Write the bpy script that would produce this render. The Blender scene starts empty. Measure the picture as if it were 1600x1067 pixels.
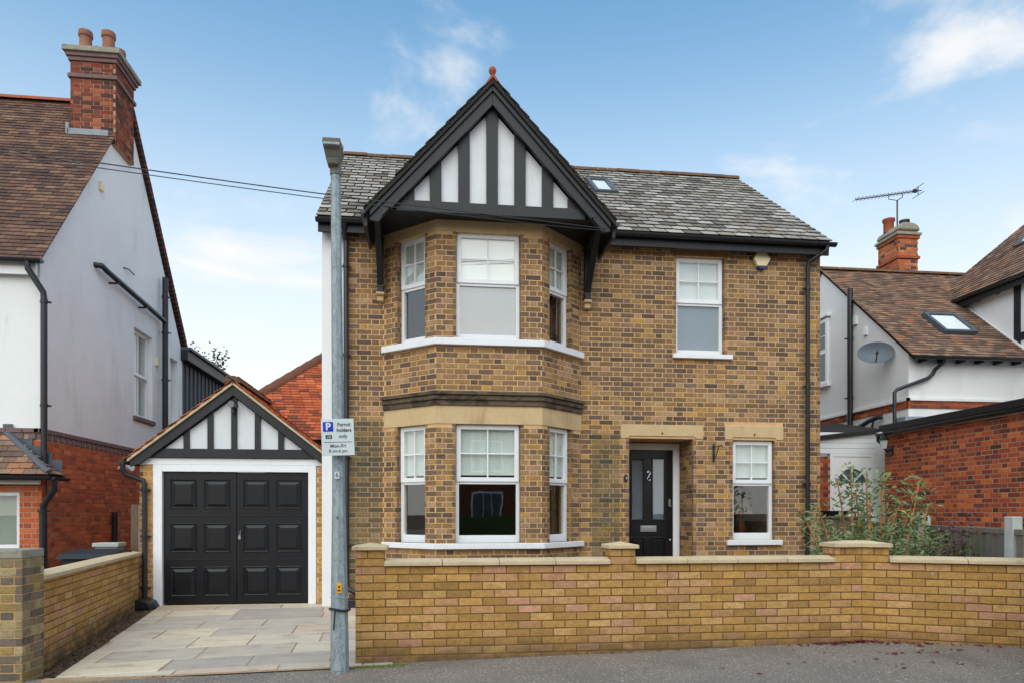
import bpy, bmesh, math, random
from mathutils import Vector, Matrix
R = math.radians
random.seed(11)
scene = bpy.context.scene
col = scene.collection

# ------------------------------------------------------------------ camera, sky, sun, exposure
cam_data = bpy.data.cameras.new('camera')
cam = bpy.data.objects.new('camera', cam_data); col.objects.link(cam)
cam.location = (0, 0, 1.4); cam.rotation_euler = (R(90), 0, R(-7))
cam_data.sensor_width = 36; cam_data.lens = 1100 / 1600 * 36
cam_data.shift_y = (800 - 533.5) / 1600
cam_data.clip_end = 2000
scene.camera = cam

SUN_EL, SUN_AZ = 48, 200          # azimuth clockwise from +Y
world = bpy.data.worlds.new('World'); scene.world = world; world.use_nodes = True
wt = world.node_tree; wt.nodes.clear()
def wn(t, **k):
    n = wt.nodes.new(t)
    for a, v in k.items(): setattr(n, a, v)
    return n
wl = wt.links.new
sky = wn('ShaderNodeTexSky', sky_type='NISHITA', sun_disc=False)
sky.sun_elevation = R(SUN_EL); sky.sun_rotation = R(SUN_AZ); sky.air_density = 1.0; sky.dust_density = 0.6; sky.ozone_density = 1.6
tc = wn('ShaderNodeTexCoord'); sep = wn('ShaderNodeSeparateXYZ'); wl(tc.outputs['Generated'], sep.inputs[0])
def wmath(op, a, b=None, clamp=False):
    n = wn('ShaderNodeMath', operation=op, use_clamp=clamp)
    for i, v in enumerate((a, b)):
        if v is None: continue
        if isinstance(v, (int, float)): n.inputs[i].default_value = v
        else: wl(v, n.inputs[i])
    return n.outputs[0]
zc = wmath('MAXIMUM', sep.outputs['Z'], 0.0); zz = wmath('ADD', zc, 0.16)
cx = wmath('DIVIDE', sep.outputs['X'], zz); cy = wmath('DIVIDE', sep.outputs['Y'], zz)
cmb = wn('ShaderNodeCombineXYZ'); wl(cx, cmb.inputs[0]); wl(cy, cmb.inputs[1])
mp = wn('ShaderNodeMapping'); mp.inputs['Location'].default_value = (6.0, 8.75, 0); mp.inputs['Scale'].default_value = (1.0, 1.25, 1); mp.inputs['Rotation'].default_value = (0, 0, R(18))
wl(cmb.outputs[0], mp.inputs[0])
nz = wn('ShaderNodeTexNoise'); nz.inputs['Scale'].default_value = 1.5; nz.inputs['Detail'].default_value = 9; nz.inputs['Roughness'].default_value = .56; nz.inputs['Distortion'].default_value = .35
wl(mp.outputs[0], nz.inputs['Vector'])
rp = wn('ShaderNodeMapRange'); rp.interpolation_type = 'SMOOTHSTEP'; rp.inputs[1].default_value = .535; rp.inputs[2].default_value = .70; rp.inputs[3].default_value = 0; rp.inputs[4].default_value = .85
wl(nz.outputs['Fac'], rp.inputs[0])
hz = wn('ShaderNodeMapRange'); hz.interpolation_type = 'SMOOTHSTEP'; hz.inputs[1].default_value = .62; hz.inputs[2].default_value = .1; hz.inputs[3].default_value = 0; hz.inputs[4].default_value = .94
wl(sep.outputs['Z'], hz.inputs[0])
inv = wmath('MULTIPLY', wmath('SUBTRACT', 1.0, rp.outputs[0]), wmath('SUBTRACT', 1.0, hz.outputs[0]))
mask = wmath('SUBTRACT', 1.0, inv, clamp=True)
mixc = wn('ShaderNodeMix', data_type='RGBA'); wl(mask, mixc.inputs['Factor'])
gain = wn('ShaderNodeMix', data_type='RGBA', blend_type='MULTIPLY'); gain.inputs['Factor'].default_value = 1
wl(sky.outputs[0], gain.inputs['A']); gain.inputs['B'].default_value = (1.2, 1.62, 1.52, 1)
wl(gain.outputs['Result'], mixc.inputs['A']); mixc.inputs['B'].default_value = (6.3, 6.2, 6.1, 1)
bg = wn('ShaderNodeBackground'); bg.inputs['Strength'].default_value = 0.1
wo = wn('ShaderNodeOutputWorld'); wl(mixc.outputs['Result'], bg.inputs[0]); wl(bg.outputs[0], wo.inputs[0])

sd = bpy.data.lights.new('sun', 'SUN'); sd.energy = 1.5; sd.angle = R(85); sd.color = (1, .88, .70)
sun = bpy.data.objects.new('sun', sd); col.objects.link(sun)
dirv = Vector((math.sin(R(SUN_AZ)) * math.cos(R(SUN_EL)), math.cos(R(SUN_AZ)) * math.cos(R(SUN_EL)), math.sin(R(SUN_EL))))
sun.rotation_euler = dirv.to_track_quat('Z', 'Y').to_euler(); sun.location = (-10, -14, 20)
vs = scene.view_settings; vs.view_transform = 'Standard'; vs.look = 'None'; vs.gamma = 1; vs.use_curve_mapping = False; vs.exposure = 0.72

# ------------------------------------------------------------------ materials
def lin(c):
    return tuple(((v / 255) / 12.92 if v / 255 <= .04045 else ((v / 255 + .055) / 1.055) ** 2.4) for v in c)
def mat(name, rgb=None, rough=.8, var=.18, vscale=(6, 6, 6), fine=.12, fscale=70, bump=.15, bscale=90, tint=None, metallic=0, layers=(), spec=.3, coat=0, base_dirt=None):
    """rgb: sRGB base; tint None|'obj'|'attr'; layers: (srgb, scale xyz, lo, hi, strength) noise-masked stains"""
    m = bpy.data.materials.new(name); m.use_nodes = True
    t = m.node_tree; t.nodes.clear(); N = t.nodes.new; K = t.links.new
    out = N('ShaderNodeOutputMaterial'); b = N('ShaderNodeBsdfPrincipled'); K(b.outputs[0], out.inputs[0])
    b.inputs['Roughness'].default_value = rough; b.inputs['Metallic'].default_value = metallic
    b.inputs['Specular IOR Level'].default_value = spec
    if coat: b.inputs['Coat Weight'].default_value = coat; b.inputs['Coat Roughness'].default_value = .12
    g = N('ShaderNodeNewGeometry')
    def noise(scale, detail=4, rough_=.6):
        mpn = N('ShaderNodeMapping'); mpn.inputs['Scale'].default_value = scale; K(g.outputs['Position'], mpn.inputs[0])
        n = N('ShaderNodeTexNoise'); n.inputs['Scale'].default_value = 1; n.inputs['Detail'].default_value = detail; n.inputs['Roughness'].default_value = rough_
        K(mpn.outputs[0], n.inputs['Vector']); return n.outputs['Fac']
    if tint == 'obj':
        o = N('ShaderNodeObjectInfo'); c = o.outputs['Color']
    elif tint == 'attr':
        o = N('ShaderNodeAttribute'); o.attribute_name = 'tint'; c = o.outputs['Color']
    else:
        o = N('ShaderNodeRGB'); o.outputs[0].default_value = lin(rgb) + (1,); c = o.outputs[0]
    def vary(c, fac, amt):
        mr = N('ShaderNodeMapRange'); mr.inputs[1].default_value = .25; mr.inputs[2].default_value = .75; mr.inputs[3].default_value = 1 - amt; mr.inputs[4].default_value = 1 + amt
        K(fac, mr.inputs[0]); x = N('ShaderNodeMix'); x.data_type = 'RGBA'; x.blend_type = 'MULTIPLY'; x.inputs['Factor'].default_value = 1
        K(c, x.inputs['A']); K(mr.outputs[0], x.inputs['B']); return x.outputs['Result']
    if var: c = vary(c, noise(vscale), var)
    if fine: c = vary(c, noise((fscale,) * 3, 3), fine)
    for (rgb2, sc, lo, hi, st) in layers:
        mr = N('ShaderNodeMapRange'); mr.interpolation_type = 'SMOOTHSTEP'; mr.inputs[1].default_value = lo; mr.inputs[2].default_value = hi; mr.inputs[3].default_value = 0; mr.inputs[4].default_value = st
        K(noise(sc, 6, .62), mr.inputs[0]); x = N('ShaderNodeMix'); x.data_type = 'RGBA'; K(mr.outputs[0], x.inputs['Factor'])
        K(c, x.inputs['A']); x.inputs['B'].default_value = lin(rgb2) + (1,); c = x.outputs['Result']
    if base_dirt:      # rain-splash grime on the lowest courses
        rgb2, hgt, st = base_dirt; sx = N('ShaderNodeSeparateXYZ'); K(g.outputs['Position'], sx.inputs[0])
        mr = N('ShaderNodeMapRange'); mr.interpolation_type = 'SMOOTHSTEP'; mr.inputs[1].default_value = hgt; mr.inputs[2].default_value = -.02; mr.inputs[3].default_value = 0; mr.inputs[4].default_value = st; K(sx.outputs['Z'], mr.inputs[0])
        mm = N('ShaderNodeMath'); mm.operation = 'MULTIPLY'; K(mr.outputs[0], mm.inputs[0]); mr2 = N('ShaderNodeMapRange'); mr2.inputs[1].default_value = .25; mr2.inputs[2].default_value = .55; K(noise((4, 4, 9), 5), mr2.inputs[0]); K(mr2.outputs[0], mm.inputs[1])
        x = N('ShaderNodeMix'); x.data_type = 'RGBA'; K(mm.outputs[0], x.inputs['Factor']); K(c, x.inputs['A']); x.inputs['B'].default_value = lin(rgb2) + (1,); c = x.outputs['Result']
    K(c, b.inputs['Base Color'])
    if bump:
        bp = N('ShaderNodeBump'); bp.inputs['Strength'].default_value = bump; bp.inputs['Distance'].default_value = .01
        K(noise((bscale,) * 3, 5), bp.inputs['Height']); K(bp.outputs[0], b.inputs['Normal'])
    return m
def glass_mat(name, tint=(.955, .965, .965), warp=.02, ior=2.5):
    m = bpy.data.materials.new(name); m.use_nodes = True
    t = m.node_tree; t.nodes.clear(); N = t.nodes.new; K = t.links.new
    out = N('ShaderNodeOutputMaterial'); mx = N('ShaderNodeMixShader'); tr = N('ShaderNodeBsdfTransparent'); gl = N('ShaderNodeBsdfGlossy'); fr = N('ShaderNodeFresnel')
    tr.inputs[0].default_value = tint + (1,); gl.inputs['Roughness'].default_value = .01; fr.inputs['IOR'].default_value = ior
    g = N('ShaderNodeNewGeometry'); n = N('ShaderNodeTexNoise'); n.inputs['Scale'].default_value = 2.2; n.inputs['Detail'].default_value = 1
    K(g.outputs['Position'], n.inputs['Vector']); bp = N('ShaderNodeBump'); bp.inputs['Strength'].default_value = warp; bp.inputs['Distance'].default_value = .05
    K(n.outputs['Fac'], bp.inputs['Height']); K(bp.outputs[0], gl.inputs['Normal'])
    ib = N('ShaderNodeMath'); ib.operation = 'SUBTRACT'; ib.inputs[0].default_value = 1; K(g.outputs['Backfacing'], ib.inputs[1]); fm = N('ShaderNodeMath'); fm.operation = 'MULTIPLY'; K(fr.outputs[0], fm.inputs[0]); K(ib.outputs[0], fm.inputs[1])
    K(fm.outputs[0], mx.inputs[0]); K(tr.outputs[0], mx.inputs[1]); K(gl.outputs[0], mx.inputs[2]); K(mx.outputs[0], out.inputs[0])
    return m
WHITE_STAIN = ((226, 222, 214), (5, 5, 9), .62, .75, .7)
M = {}
M['stock_o'] = mat('stock_brick', tint='obj', rough=.92, var=.26, vscale=(24, 24, 40), fine=.3, fscale=100, bump=.5, layers=[((84, 70, 60), (7, 7, 12), .56, .74, .45), ((206, 172, 132), (40, 40, 40), .60, .72, .45), ((98, 84, 72), (.8, .8, .6), .46, .68, .5), ((66, 60, 56), (6, 6, .5), .62, .78, .4)])
M['stock_a'] = mat('stock_brick_joined', tint='attr', rough=.92, var=.26, vscale=(24, 24, 40), fine=.3, fscale=100, bump=.5, layers=[((84, 70, 60), (7, 7, 12), .56, .74, .45), ((206, 172, 132), (40, 40, 40), .60, .72, .45), ((98, 84, 72), (.8, .8, .6), .46, .68, .5), ((66, 60, 56), (6, 6, .5), .62, .78, .4)])
GW = [((218, 204, 190), (5, 5, 9), .65, .77, .75), ((84, 66, 44), (40, 40, 60), .66, .74, .7), ((150, 112, 62), (9, 9, 12), .5, .7, .5)]
M['buff_o'] = mat('buff_brick', tint='obj', rough=.9, var=.2, vscale=(22, 22, 34), fine=.22, fscale=90, bump=.6, layers=GW, base_dirt=((78, 68, 52), .32, .85))
M['buff_a'] = mat('buff_brick_joined', tint='attr', rough=.9, var=.2, vscale=(22, 22, 34), fine=.22, fscale=90, bump=.6, layers=GW, base_dirt=((78, 68, 52), .32, .85))
RW = [((200, 150, 130), (2.2, 2.2, .9), .6, .78, .35)]
M['red_o'] = mat('red_brick', tint='obj', rough=.88, var=.14, vscale=(9, 9, 14), fine=.2, fscale=120, bump=.4, layers=RW)
M['red_a'] = mat('red_brick_joined', tint='attr', rough=.88, var=.14, vscale=(9, 9, 14), fine=.2, fscale=120, bump=.4, layers=RW)
M['slate_o'] = mat('slate', tint='obj', spec=.15, rough=.85, var=.18, vscale=(7, 7, 7), fine=.16, fscale=60, bump=.3, layers=[((78, 70, 60), (6, 6, 9), .6, .72, .7)])
M['slate_a'] = mat('slate_joined', tint='attr', spec=.15, rough=.85, var=.18, vscale=(7, 7, 7), fine=.16, fscale=60, bump=.3, layers=[((78, 70, 60), (6, 6, 9), .6, .72, .7)])
M['slate_edge'] = mat('dark_slate_edge', (52, 48, 44), .95, .3, (9, 9, 9), .2, 60, .3)  # dark colour on the slate side faces, draws lines between slates
M['tile_a'] = mat('clay_tile_joined', tint='attr', rough=.85, var=.25, vscale=(3, 3, 3), fine=.25, fscale=60, bump=.4, layers=[((92, 82, 62), (2.2, 2.2, 2.2), .56, .72, .6), ((176, 150, 96), (9, 9, 9), .7, .78, .5)])
M['otile_a'] = mat('orange_tile_joined', tint='attr', rough=.85, var=.2, vscale=(3, 3, 3), fine=.25, fscale=60, bump=.4, layers=[((96, 80, 62), (4, 4, 4), .6, .74, .5)])
M['mortar'] = mat('mortar_sand', (218, 176, 130), .95, .14, (4, 4, 4), .2, 140, .5, 200)
M['mortar_b'] = mat('mortar_brown', (112, 84, 54), .95, .16, (5, 5, 5), .2, 140, .5, 200)
M['mortar_r'] = mat('mortar_grey', (176, 150, 128), .95, .14, (4, 4, 4), .2, 140, .4, 200)
M['render'] = mat('white_render', (236, 236, 236), .85, .04, (1.2, 1.2, 1.2), .03, 40, .12, 120, layers=[((196, 195, 192), (1.5, 1.5, .5), .5, .75, .45), ((168, 166, 160), (7, 7, .7), .62, .8, .4)])
M['white'] = mat('white_upvc', (240, 241, 244), .35, .02, (5, 5, 5), .02, 60, 0, layers=[((196, 192, 182), (7, 7, 7), .66, .8, .3)], spec=.5)
M['sillp'] = mat('white_sill_paint', (236, 237, 240), .5, .04, (6, 6, 6), .05, 80, .15, layers=[((150, 146, 138), (9, 9, 9), .66, .8, .5)])
M['panelw'] = mat('white_panel', (220, 222, 226), .7, .05, (3, 3, 3), .05, 60, .15, layers=[((170, 170, 170), (5, 5, 2), .62, .8, .4)])
M['blackp'] = mat('black_timber_paint', (25, 28, 33), .5, .3, (14, 14, 2), .15, 60, .3, layers=[((120, 92, 70), (9, 9, 9), .76, .8, .6)], spec=.5)
M['blackpl'] = mat('black_plastic', (34, 35, 40), .4, .1, (8, 8, 8), .06, 60, .06, spec=.5)
M['door'] = mat('gloss_black_door', (22, 22, 25), .28, .08, (5, 5, 5), .05, 60, .04, spec=.5)
M['gdoor'] = mat('garage_door_black', (20, 21, 26), .4, .25, (4, 4, 2), .1, 60, .08, spec=.4, layers=[((70, 68, 66), (3, 3, 1), .62, .8, .22)])
M['stone'] = mat('sandstone', (206, 178, 136), .85, .1, (3, 3, 3), .08, 60, .25, layers=[((160, 118, 72), (5, 5, 1.2), .55, .75, .55), ((90, 74, 56), (12, 12, 4), .7, .8, .4)])
M['coping'] = mat('concrete_coping', (202, 182, 148), .9, .1, (5, 5, 5), .14, 80, .35, layers=[((150, 134, 108), (14, 14, 4), .55, .75, .5)])
M['oldcap'] = mat('old_cement', (150, 146, 132), .95, .2, (6, 6, 6), .2, 80, .5, layers=[((96, 88, 66), (9, 9, 9), .55, .7, .6), ((190, 150, 60), (16, 16, 16), .7, .76, .6)])
M['skyglass'] = glass_mat('roof_window_glass', ior=1.2)
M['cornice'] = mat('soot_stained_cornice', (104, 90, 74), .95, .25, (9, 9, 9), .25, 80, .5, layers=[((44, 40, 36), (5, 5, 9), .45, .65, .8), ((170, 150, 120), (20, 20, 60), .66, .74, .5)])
M['glass'] = glass_mat('window_glass')
M['blind'] = mat('pale_blind', (242, 245, 242), .8, .05, (4, 4, 1), .03, 50, .1)
M['blindg'] = mat('net_curtain', (230, 238, 230), .85, .1, (12, 12, 1), .05, 60, .2)
M['film'] = mat('grey_blind', (136, 148, 160), .6, .06, (2, 2, 2), .02, 50, .03)
M['inside'] = mat('interior_plaster', (150, 140, 128), .9, .05, (2, 2, 2), .03, 40, 0)
M['asphalt'] = mat('asphalt', (132, 122, 114), .92, .14, (1.3, 1.3, 1.3), .5, 110, .9, 120, layers=[((214, 206, 196), (48, 48, 48), .59, .64, .8), ((52, 48, 48), (60, 60, 60), .57, .64, .65), ((92, 86, 86), (1.2, 1.2, 1.2), .5, .75, .45)])
M['earth'] = mat('garden_earth', (92, 74, 58), .95, .3, (4, 4, 4), .3, 60, .8, 60)
M['flag_o'] = mat('sandstone_flag', tint='obj', rough=.8, var=.1, vscale=(2.5, 5, 3), fine=.1, fscale=50, bump=.25, bscale=40, layers=[((150, 132, 120), (3, 6, 3), .5, .72, .6), ((208, 202, 190), (5, 9, 5), .58, .74, .5), ((120, 112, 104), (14, 14, 14), .64, .74, .4)])
M['grout'] = mat('flag_grout', (168, 142, 112), .95, .2, (6, 6, 6), .2, 90, .5)
M['galv'] = mat('galvanised_steel', (152, 162, 166), .62, .2, (30, 30, 6), .22, 60, .1, metallic=.25, layers=[((112, 122, 128), (26, 26, 14), .5, .62, .5), ((126, 100, 76), (10, 10, 1.2), .66, .78, .6)], spec=.4)
M['signw'] = mat('sign_face', (206, 214, 216), .5, .05, (8, 8, 8), .04, 60, .03)
M['signblue'] = mat('sign_blue', (20, 50, 178), .5, .05, (8, 8, 8), .02, 60, 0)
M['signink'] = mat('faded_black_lettering', (112, 116, 120), .6, .3, (60, 60, 60), .1, 60, 0)
M['ink'] = mat('black_lettering', (30, 32, 34), .6, .1, (20, 20, 20), 0, 60, 0)
M['yellow'] = mat('yellow_sticker', (240, 165, 20), .5, .05, (20, 20, 20), 0, 60, 0)
M['head'] = mat('lantern_grey', (118, 116, 108), .7, .15, (12, 12, 12), .1, 60, .1)
M['terra'] = mat('terracotta', (160, 84, 58), .8, .18, (9, 9, 9), .14, 60, .3, layers=[((92, 80, 62), (12, 12, 12), .55, .7, .6)])
M['pot'] = mat('weathered_pot', (148, 100, 84), .9, .2, (9, 9, 9), .2, 60, .4, layers=[((190, 176, 164), (9, 9, 4), .52, .7, .6)])
M['ridge'] = mat('lichen_ridge_tile', (106, 80, 64), .9, .25, (6, 6, 6), .2, 60, .5, layers=[((196, 128, 30), (9, 9, 9), .6, .68, .8), ((80, 66, 56), (5, 5, 5), .55, .7, .5)])
M['lead'] = mat('lead_flashing', (142, 148, 156), .55, .15, (7, 7, 7), .1, 50, .2)
M['darklead'] = mat('dark_flashing', (86, 92, 102), .6, .15, (7, 7, 7), .1, 50, .2)
M['cream'] = mat('cream_plastic', (232, 218, 176), .45, .03, (6, 6, 6), .02, 60, 0, spec=.5)
M['bluepl'] = mat('blue_plastic', (24, 48, 104), .35, .03, (6, 6, 6), .02, 60, 0, spec=.5)
M['chrome'] = mat('brushed_chrome', (190, 192, 196), .3, .04, (9, 9, 9), .02, 60, 0, metallic=.8, spec=.5)
M['wire'] = mat('green_wire', (84, 112, 92), .6, .1, (9, 9, 9), .05, 60, 0)
M['dish'] = mat('dish_grey', (98, 108, 118), .5, .06, (6, 6, 6), .04, 60, 0)
M['steel'] = mat('aerial_metal', (70, 60, 58), .5, .1, (9, 9, 9), .05, 60, 0, metallic=.3)
M['fence'] = mat('weathered_fence_board', (128, 120, 112), .9, .22, (14, 14, 1.2), .2, 60, .4)
M['brownwood'] = mat('brown_fence_board', (112, 94, 80), .9, .22, (14, 14, 1.2), .2, 60, .4)
M['concpost'] = mat('concrete_post', (176, 180, 176), .9, .12, (6, 6, 6), .12, 80, .3, layers=[((130, 140, 120), (6, 6, 2), .55, .75, .5)])
M['leaf'] = mat('shrub_leaf', (118, 136, 92), .6, .35, (9, 9, 9), .15, 60, .1)
M['leafy'] = mat('yellowing_leaf', (170, 168, 60), .6, .25, (9, 9, 9), .15, 60, .1)
M['deadp'] = mat('dead_stalk', (118, 96, 70), .9, .3, (9, 9, 9), .15, 60, .2)
M['purple'] = mat('purple_leaf', (84, 62, 70), .7, .3, (9, 9, 9), .15, 60, .2)
M['cane'] = mat('cane_orange', (186, 120, 72), .7, .2, (20, 20, 5), .15, 60, .2)
M['redleaf'] = mat('fallen_red_leaf', (116, 40, 46), .75, .3, (20, 20, 20), .2, 60, .1)
M['moss'] = mat('moss', (96, 104, 44), .95, .3, (20, 20, 20), .2, 60, .5)
M['treeleaf'] = mat('tree_leaf', (58, 72, 50), .7, .3, (5, 5, 5), .2, 60, 0)
M['bark'] = mat('bark', (84, 72, 60), .9, .3, (8, 8, 2), .2, 60, .5)
M['hedge'] = mat('hedge_leaf', (58, 92, 44), .7, .3, (5, 5, 5), .2, 60, 0)
M['cladding'] = mat('dark_cladding', (74, 78, 86), .6, .12, (8, 8, 1), .08, 60, .1)
M['blackbin'] = mat('bin_plastic', (44, 48, 54), .55, .08, (8, 8, 8), .06, 60, .1)
M['shade'] = mat('lamp_shade', (226, 208, 176), .8, .04, (8, 8, 8), .03, 60, 0)
M['sofa'] = mat('sofa_fabric', (92, 82, 74), .95, .1, (6, 6, 6), .1, 80, .2)
M['purpletile'] = mat('dark_brick_trim', (122, 98, 96), .85, .18, (9, 9, 9), .14, 80, .3)
M['roofdark'] = mat('roof_underlay', (48, 46, 44), .9, .1, (4, 4, 4), .1, 40, .1)

# ------------------------------------------------------------------ helpers
class Fr:
    """wall frame: origin (x,y), direction theta; outward normal is on the right-hand side of the direction"""
    def __init__(s, x, y, th): s.x, s.y, s.th = x, y, th; s.c, s.s = math.cos(th), math.sin(th)
    def p(s, u, n, z): return (s.x + s.c * u + s.s * n, s.y + s.s * u - s.c * n, z)
FX = Fr(0, 0, 0)          # world-aligned: u = X, n = -Y
class MB:
    def __init__(s): s.v, s.f, s.c = [], [], []
    def add(s, vs, fs, colr=None):
        o = len(s.v); s.v += [tuple(v) for v in vs]; s.f += [tuple(i + o for i in f) for f in fs]
        if colr is not None: s.c += [colr] * len(vs)
        return s
    def box(s, x0, x1, y0, y1, z0, z1):
        return s.add([(x0, y0, z0), (x1, y0, z0), (x1, y1, z0), (x0, y1, z0), (x0, y0, z1), (x1, y0, z1), (x1, y1, z1), (x0, y1, z1)],
                     [(0, 3, 2, 1), (4, 5, 6, 7), (0, 1, 5, 4), (1, 2, 6, 5), (2, 3, 7, 6), (3, 0, 4, 7)])
    def fbox(s, fr, u0, u1, n0, n1, z0, z1):
        P = fr.p
        return s.add([P(u0, n1, z0), P(u1, n1, z0), P(u1, n0, z0), P(u0, n0, z0), P(u0, n1, z1), P(u1, n1, z1), P(u1, n0, z1), P(u0, n0, z1)],
                     [(0, 3, 2, 1), (4, 5, 6, 7), (0, 1, 5, 4), (1, 2, 6, 5), (2, 3, 7, 6), (3, 0, 4, 7)])
    def prism(s, poly, d):
        """poly: list of 3D points (planar), extruded by vector d"""
        n = len(poly); a = [Vector(p) for p in poly]; b = [p + Vector(d) for p in a]
        fs = [tuple(range(n)), tuple(range(2 * n - 1, n - 1, -1))] + [(i, n + i, n + (i + 1) % n, (i + 1) % n) for i in range(n)]
        return s.add(a + b, fs)
    def tube(s, pts, r, seg=10, r2=None, caps=True):
        pts = [Vector(p) for p in pts]; n = len(pts); rings = []; prev = None
        for i, p in enumerate(pts):
            d = (pts[min(i + 1, n - 1)] - pts[max(i - 1, 0)]).normalized()
            up = prev if prev is not None else (Vector((0, 0, 1)) if abs(d.z) < .9 else Vector((1, 0, 0)))
            x = up - d * up.dot(d)
            if x.length < 1e-4: x = Vector((0, 1, 0)) - d * d.y
            x.normalize(); prev = x; y = d.cross(x)
            rr = r if r2 is None else r + (r2 - r) * i / (n - 1)
            rings.append([p + (x * math.cos(2 * math.pi * k / seg) + y * math.sin(2 * math.pi * k / seg)) * rr for k in range(seg)])
        vs = [v for rg in rings for v in rg]; fs = []
        for i in range(n - 1):
            for k in range(seg): fs.append((i * seg + k, i * seg + (k + 1) % seg, (i + 1) * seg + (k + 1) % seg, (i + 1) * seg + k))
        if caps: fs += [tuple(range(seg - 1, -1, -1)), tuple(range((n - 1) * seg, n * seg))]
        return s.add(vs, fs)
    def lathe(s, prof, c, seg=20):
        vs = []; n = len(prof)
        for (r, z) in prof:
            vs += [(c[0] + r * math.cos(2 * math.pi * k / seg), c[1] + r * math.sin(2 * math.pi * k / seg), c[2] + z) for k in range(seg)]
        fs = [(i * seg + k, i * seg + (k + 1) % seg, (i + 1) * seg + (k + 1) % seg, (i + 1) * seg + k) for i in range(n - 1) for k in range(seg)]
        fs += [tuple(range(seg - 1, -1, -1)), tuple(range((n - 1) * seg, n * seg))]
        return s.add(vs, fs)
    def build(s, name, m, parent=None, base=None, bevel=0, smooth=False, label=None):
        base = Vector(base if base is not None else (BASE.get(parent.name, (0, 0, 0)) if parent else (0, 0, 0)))
        me = bpy.data.meshes.new(name); me.from_pydata([tuple(Vector(v) - base) for v in s.v], [], s.f)
        if s.c:
            at = me.color_attributes.new('tint', 'FLOAT_COLOR', 'POINT')
            at.data.foreach_set('color', [x for cc in s.c for x in (cc[0], cc[1], cc[2], 1)])
        bm = bmesh.new(); bm.from_mesh(me); bmesh.ops.recalc_face_normals(bm, faces=bm.faces); bm.to_mesh(me); bm.free()
        me.materials.append(M[m] if isinstance(m, str) else m)
        if smooth:
            for p in me.polygons: p.use_smooth = True
            me.set_sharp_from_angle(angle=R(40))
        o = bpy.data.objects.new(name, me); col.objects.link(o)
        if parent: o.parent = parent; BASE[o.name] = tuple(base)
        else: o.location = base
        if bevel:
            md = o.modifiers.new('bevel', 'BEVEL'); md.width = bevel; md.segments = 2; md.limit_method = 'ANGLE'
        if label: o['label'] = label
        return o
BASE = {}
def thing(name, loc, label, cat, group=None):
    o = bpy.data.objects.new(name, None); col.objects.link(o); o.location = loc; o.empty_display_size = .2
    BASE[o.name] = tuple(loc); return tag(o, label, cat, group)
def tag(o, label, cat=None, group=None, kind=None):
    if label: o['label'] = label
    if cat: o['category'] = cat
    if group: o['group'] = group
    if kind: o['kind'] = kind
    return o
def grid_wall(mb, fr, length, z0, z1, openings, t, n=0.0):
    """wall slab with rectangular openings; only outer faces are made"""
    openings = [(o[0] - .006, o[1] + .006, o[2], o[3]) for o in openings]
    us = sorted({0, length, *[v for o in openings for v in o[:2]]}); zs = sorted({z0, z1, *[v for o in openings for v in o[2:4]]})
    us = [u for u in us if 0 <= u <= length]; zs = [z for z in zs if z0 <= z <= z1]
    def full(i, j):
        if i < 0 or j < 0 or i >= len(us) - 1 or j >= len(zs) - 1: return False
        cu, cz = (us[i] + us[i + 1]) / 2, (zs[j] + zs[j + 1]) / 2
        return not any(o[0] < cu < o[1] and o[2] < cz < o[3] for o in openings)
    P = fr.p
    for i in range(len(us) - 1):
        for j in range(len(zs) - 1):
            if not full(i, j): continue
            a, b, c, d = us[i], us[i + 1], zs[j], zs[j + 1]
            mb.add([P(a, n, c), P(b, n, c), P(b, n, d), P(a, n, d)], [(0, 1, 2, 3)])
            mb.add([P(a, n - t, c), P(b, n - t, c), P(b, n - t, d), P(a, n - t, d)], [(3, 2, 1, 0)])
            if not full(i - 1, j): mb.add([P(a, n - t, c), P(a, n, c), P(a, n, d), P(a, n - t, d)], [(0, 1, 2, 3)])
            if not full(i + 1, j): mb.add([P(b, n, c), P(b, n - t, c), P(b, n - t, d), P(b, n, d)], [(0, 1, 2, 3)])
            if not full(i, j - 1): mb.add([P(a, n - t, c), P(b, n - t, c), P(b, n, c), P(a, n, c)], [(0, 1, 2, 3)])
            if not full(i, j + 1): mb.add([P(a, n, d), P(b, n, d), P(b, n - t, d), P(a, n - t, d)], [(0, 1, 2, 3)])

# --- bricks: unit piece, x width, y depth (front at -0.5), z height
def unit_brick(j):
    rnd = random.Random(j); bx, bz, by = .02, .07, .06
    J = lambda a: a + rnd.uniform(-.012, .012)
    v = [(-.5, .5, -.5), (.5, .5, -.5), (.5, .5, .5), (-.5, .5, .5)]
    v += [(-.5, -.5 + by, -.5), (.5, -.5 + by, -.5), (.5, -.5 + by, .5), (-.5, -.5 + by, .5)]
    v += [(J(-.5 + bx), -.5 + rnd.uniform(0, .05), J(-.5 + bz)), (J(.5 - bx), -.5 + rnd.uniform(0, .05), J(-.5 + bz)), (J(.5 - bx), -.5 + rnd.uniform(0, .05), J(.5 - bz)), (J(-.5 + bx), -.5 + rnd.uniform(0, .05), J(.5 - bz))]
    f = [(8, 9, 10, 11)] + [(4 + i, 4 + (i + 1) % 4, 8 + (i + 1) % 4, 8 + i) for i in range(4)] + [(i, (i + 1) % 4, 4 + (i + 1) % 4, 4 + i) for i in range(4)]
    return v, f
UB = [unit_brick(j) for j in range(6)]
UBM = {}
def brick_mesh(j, m):
    k = (j, m)
    if k not in UBM:
        me = bpy.data.meshes.new('brick'); me.from_pydata(UB[j][0], [], UB[j][1]); me.materials.append(M[m]); UBM[k] = me
    return UBM[k]
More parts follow.
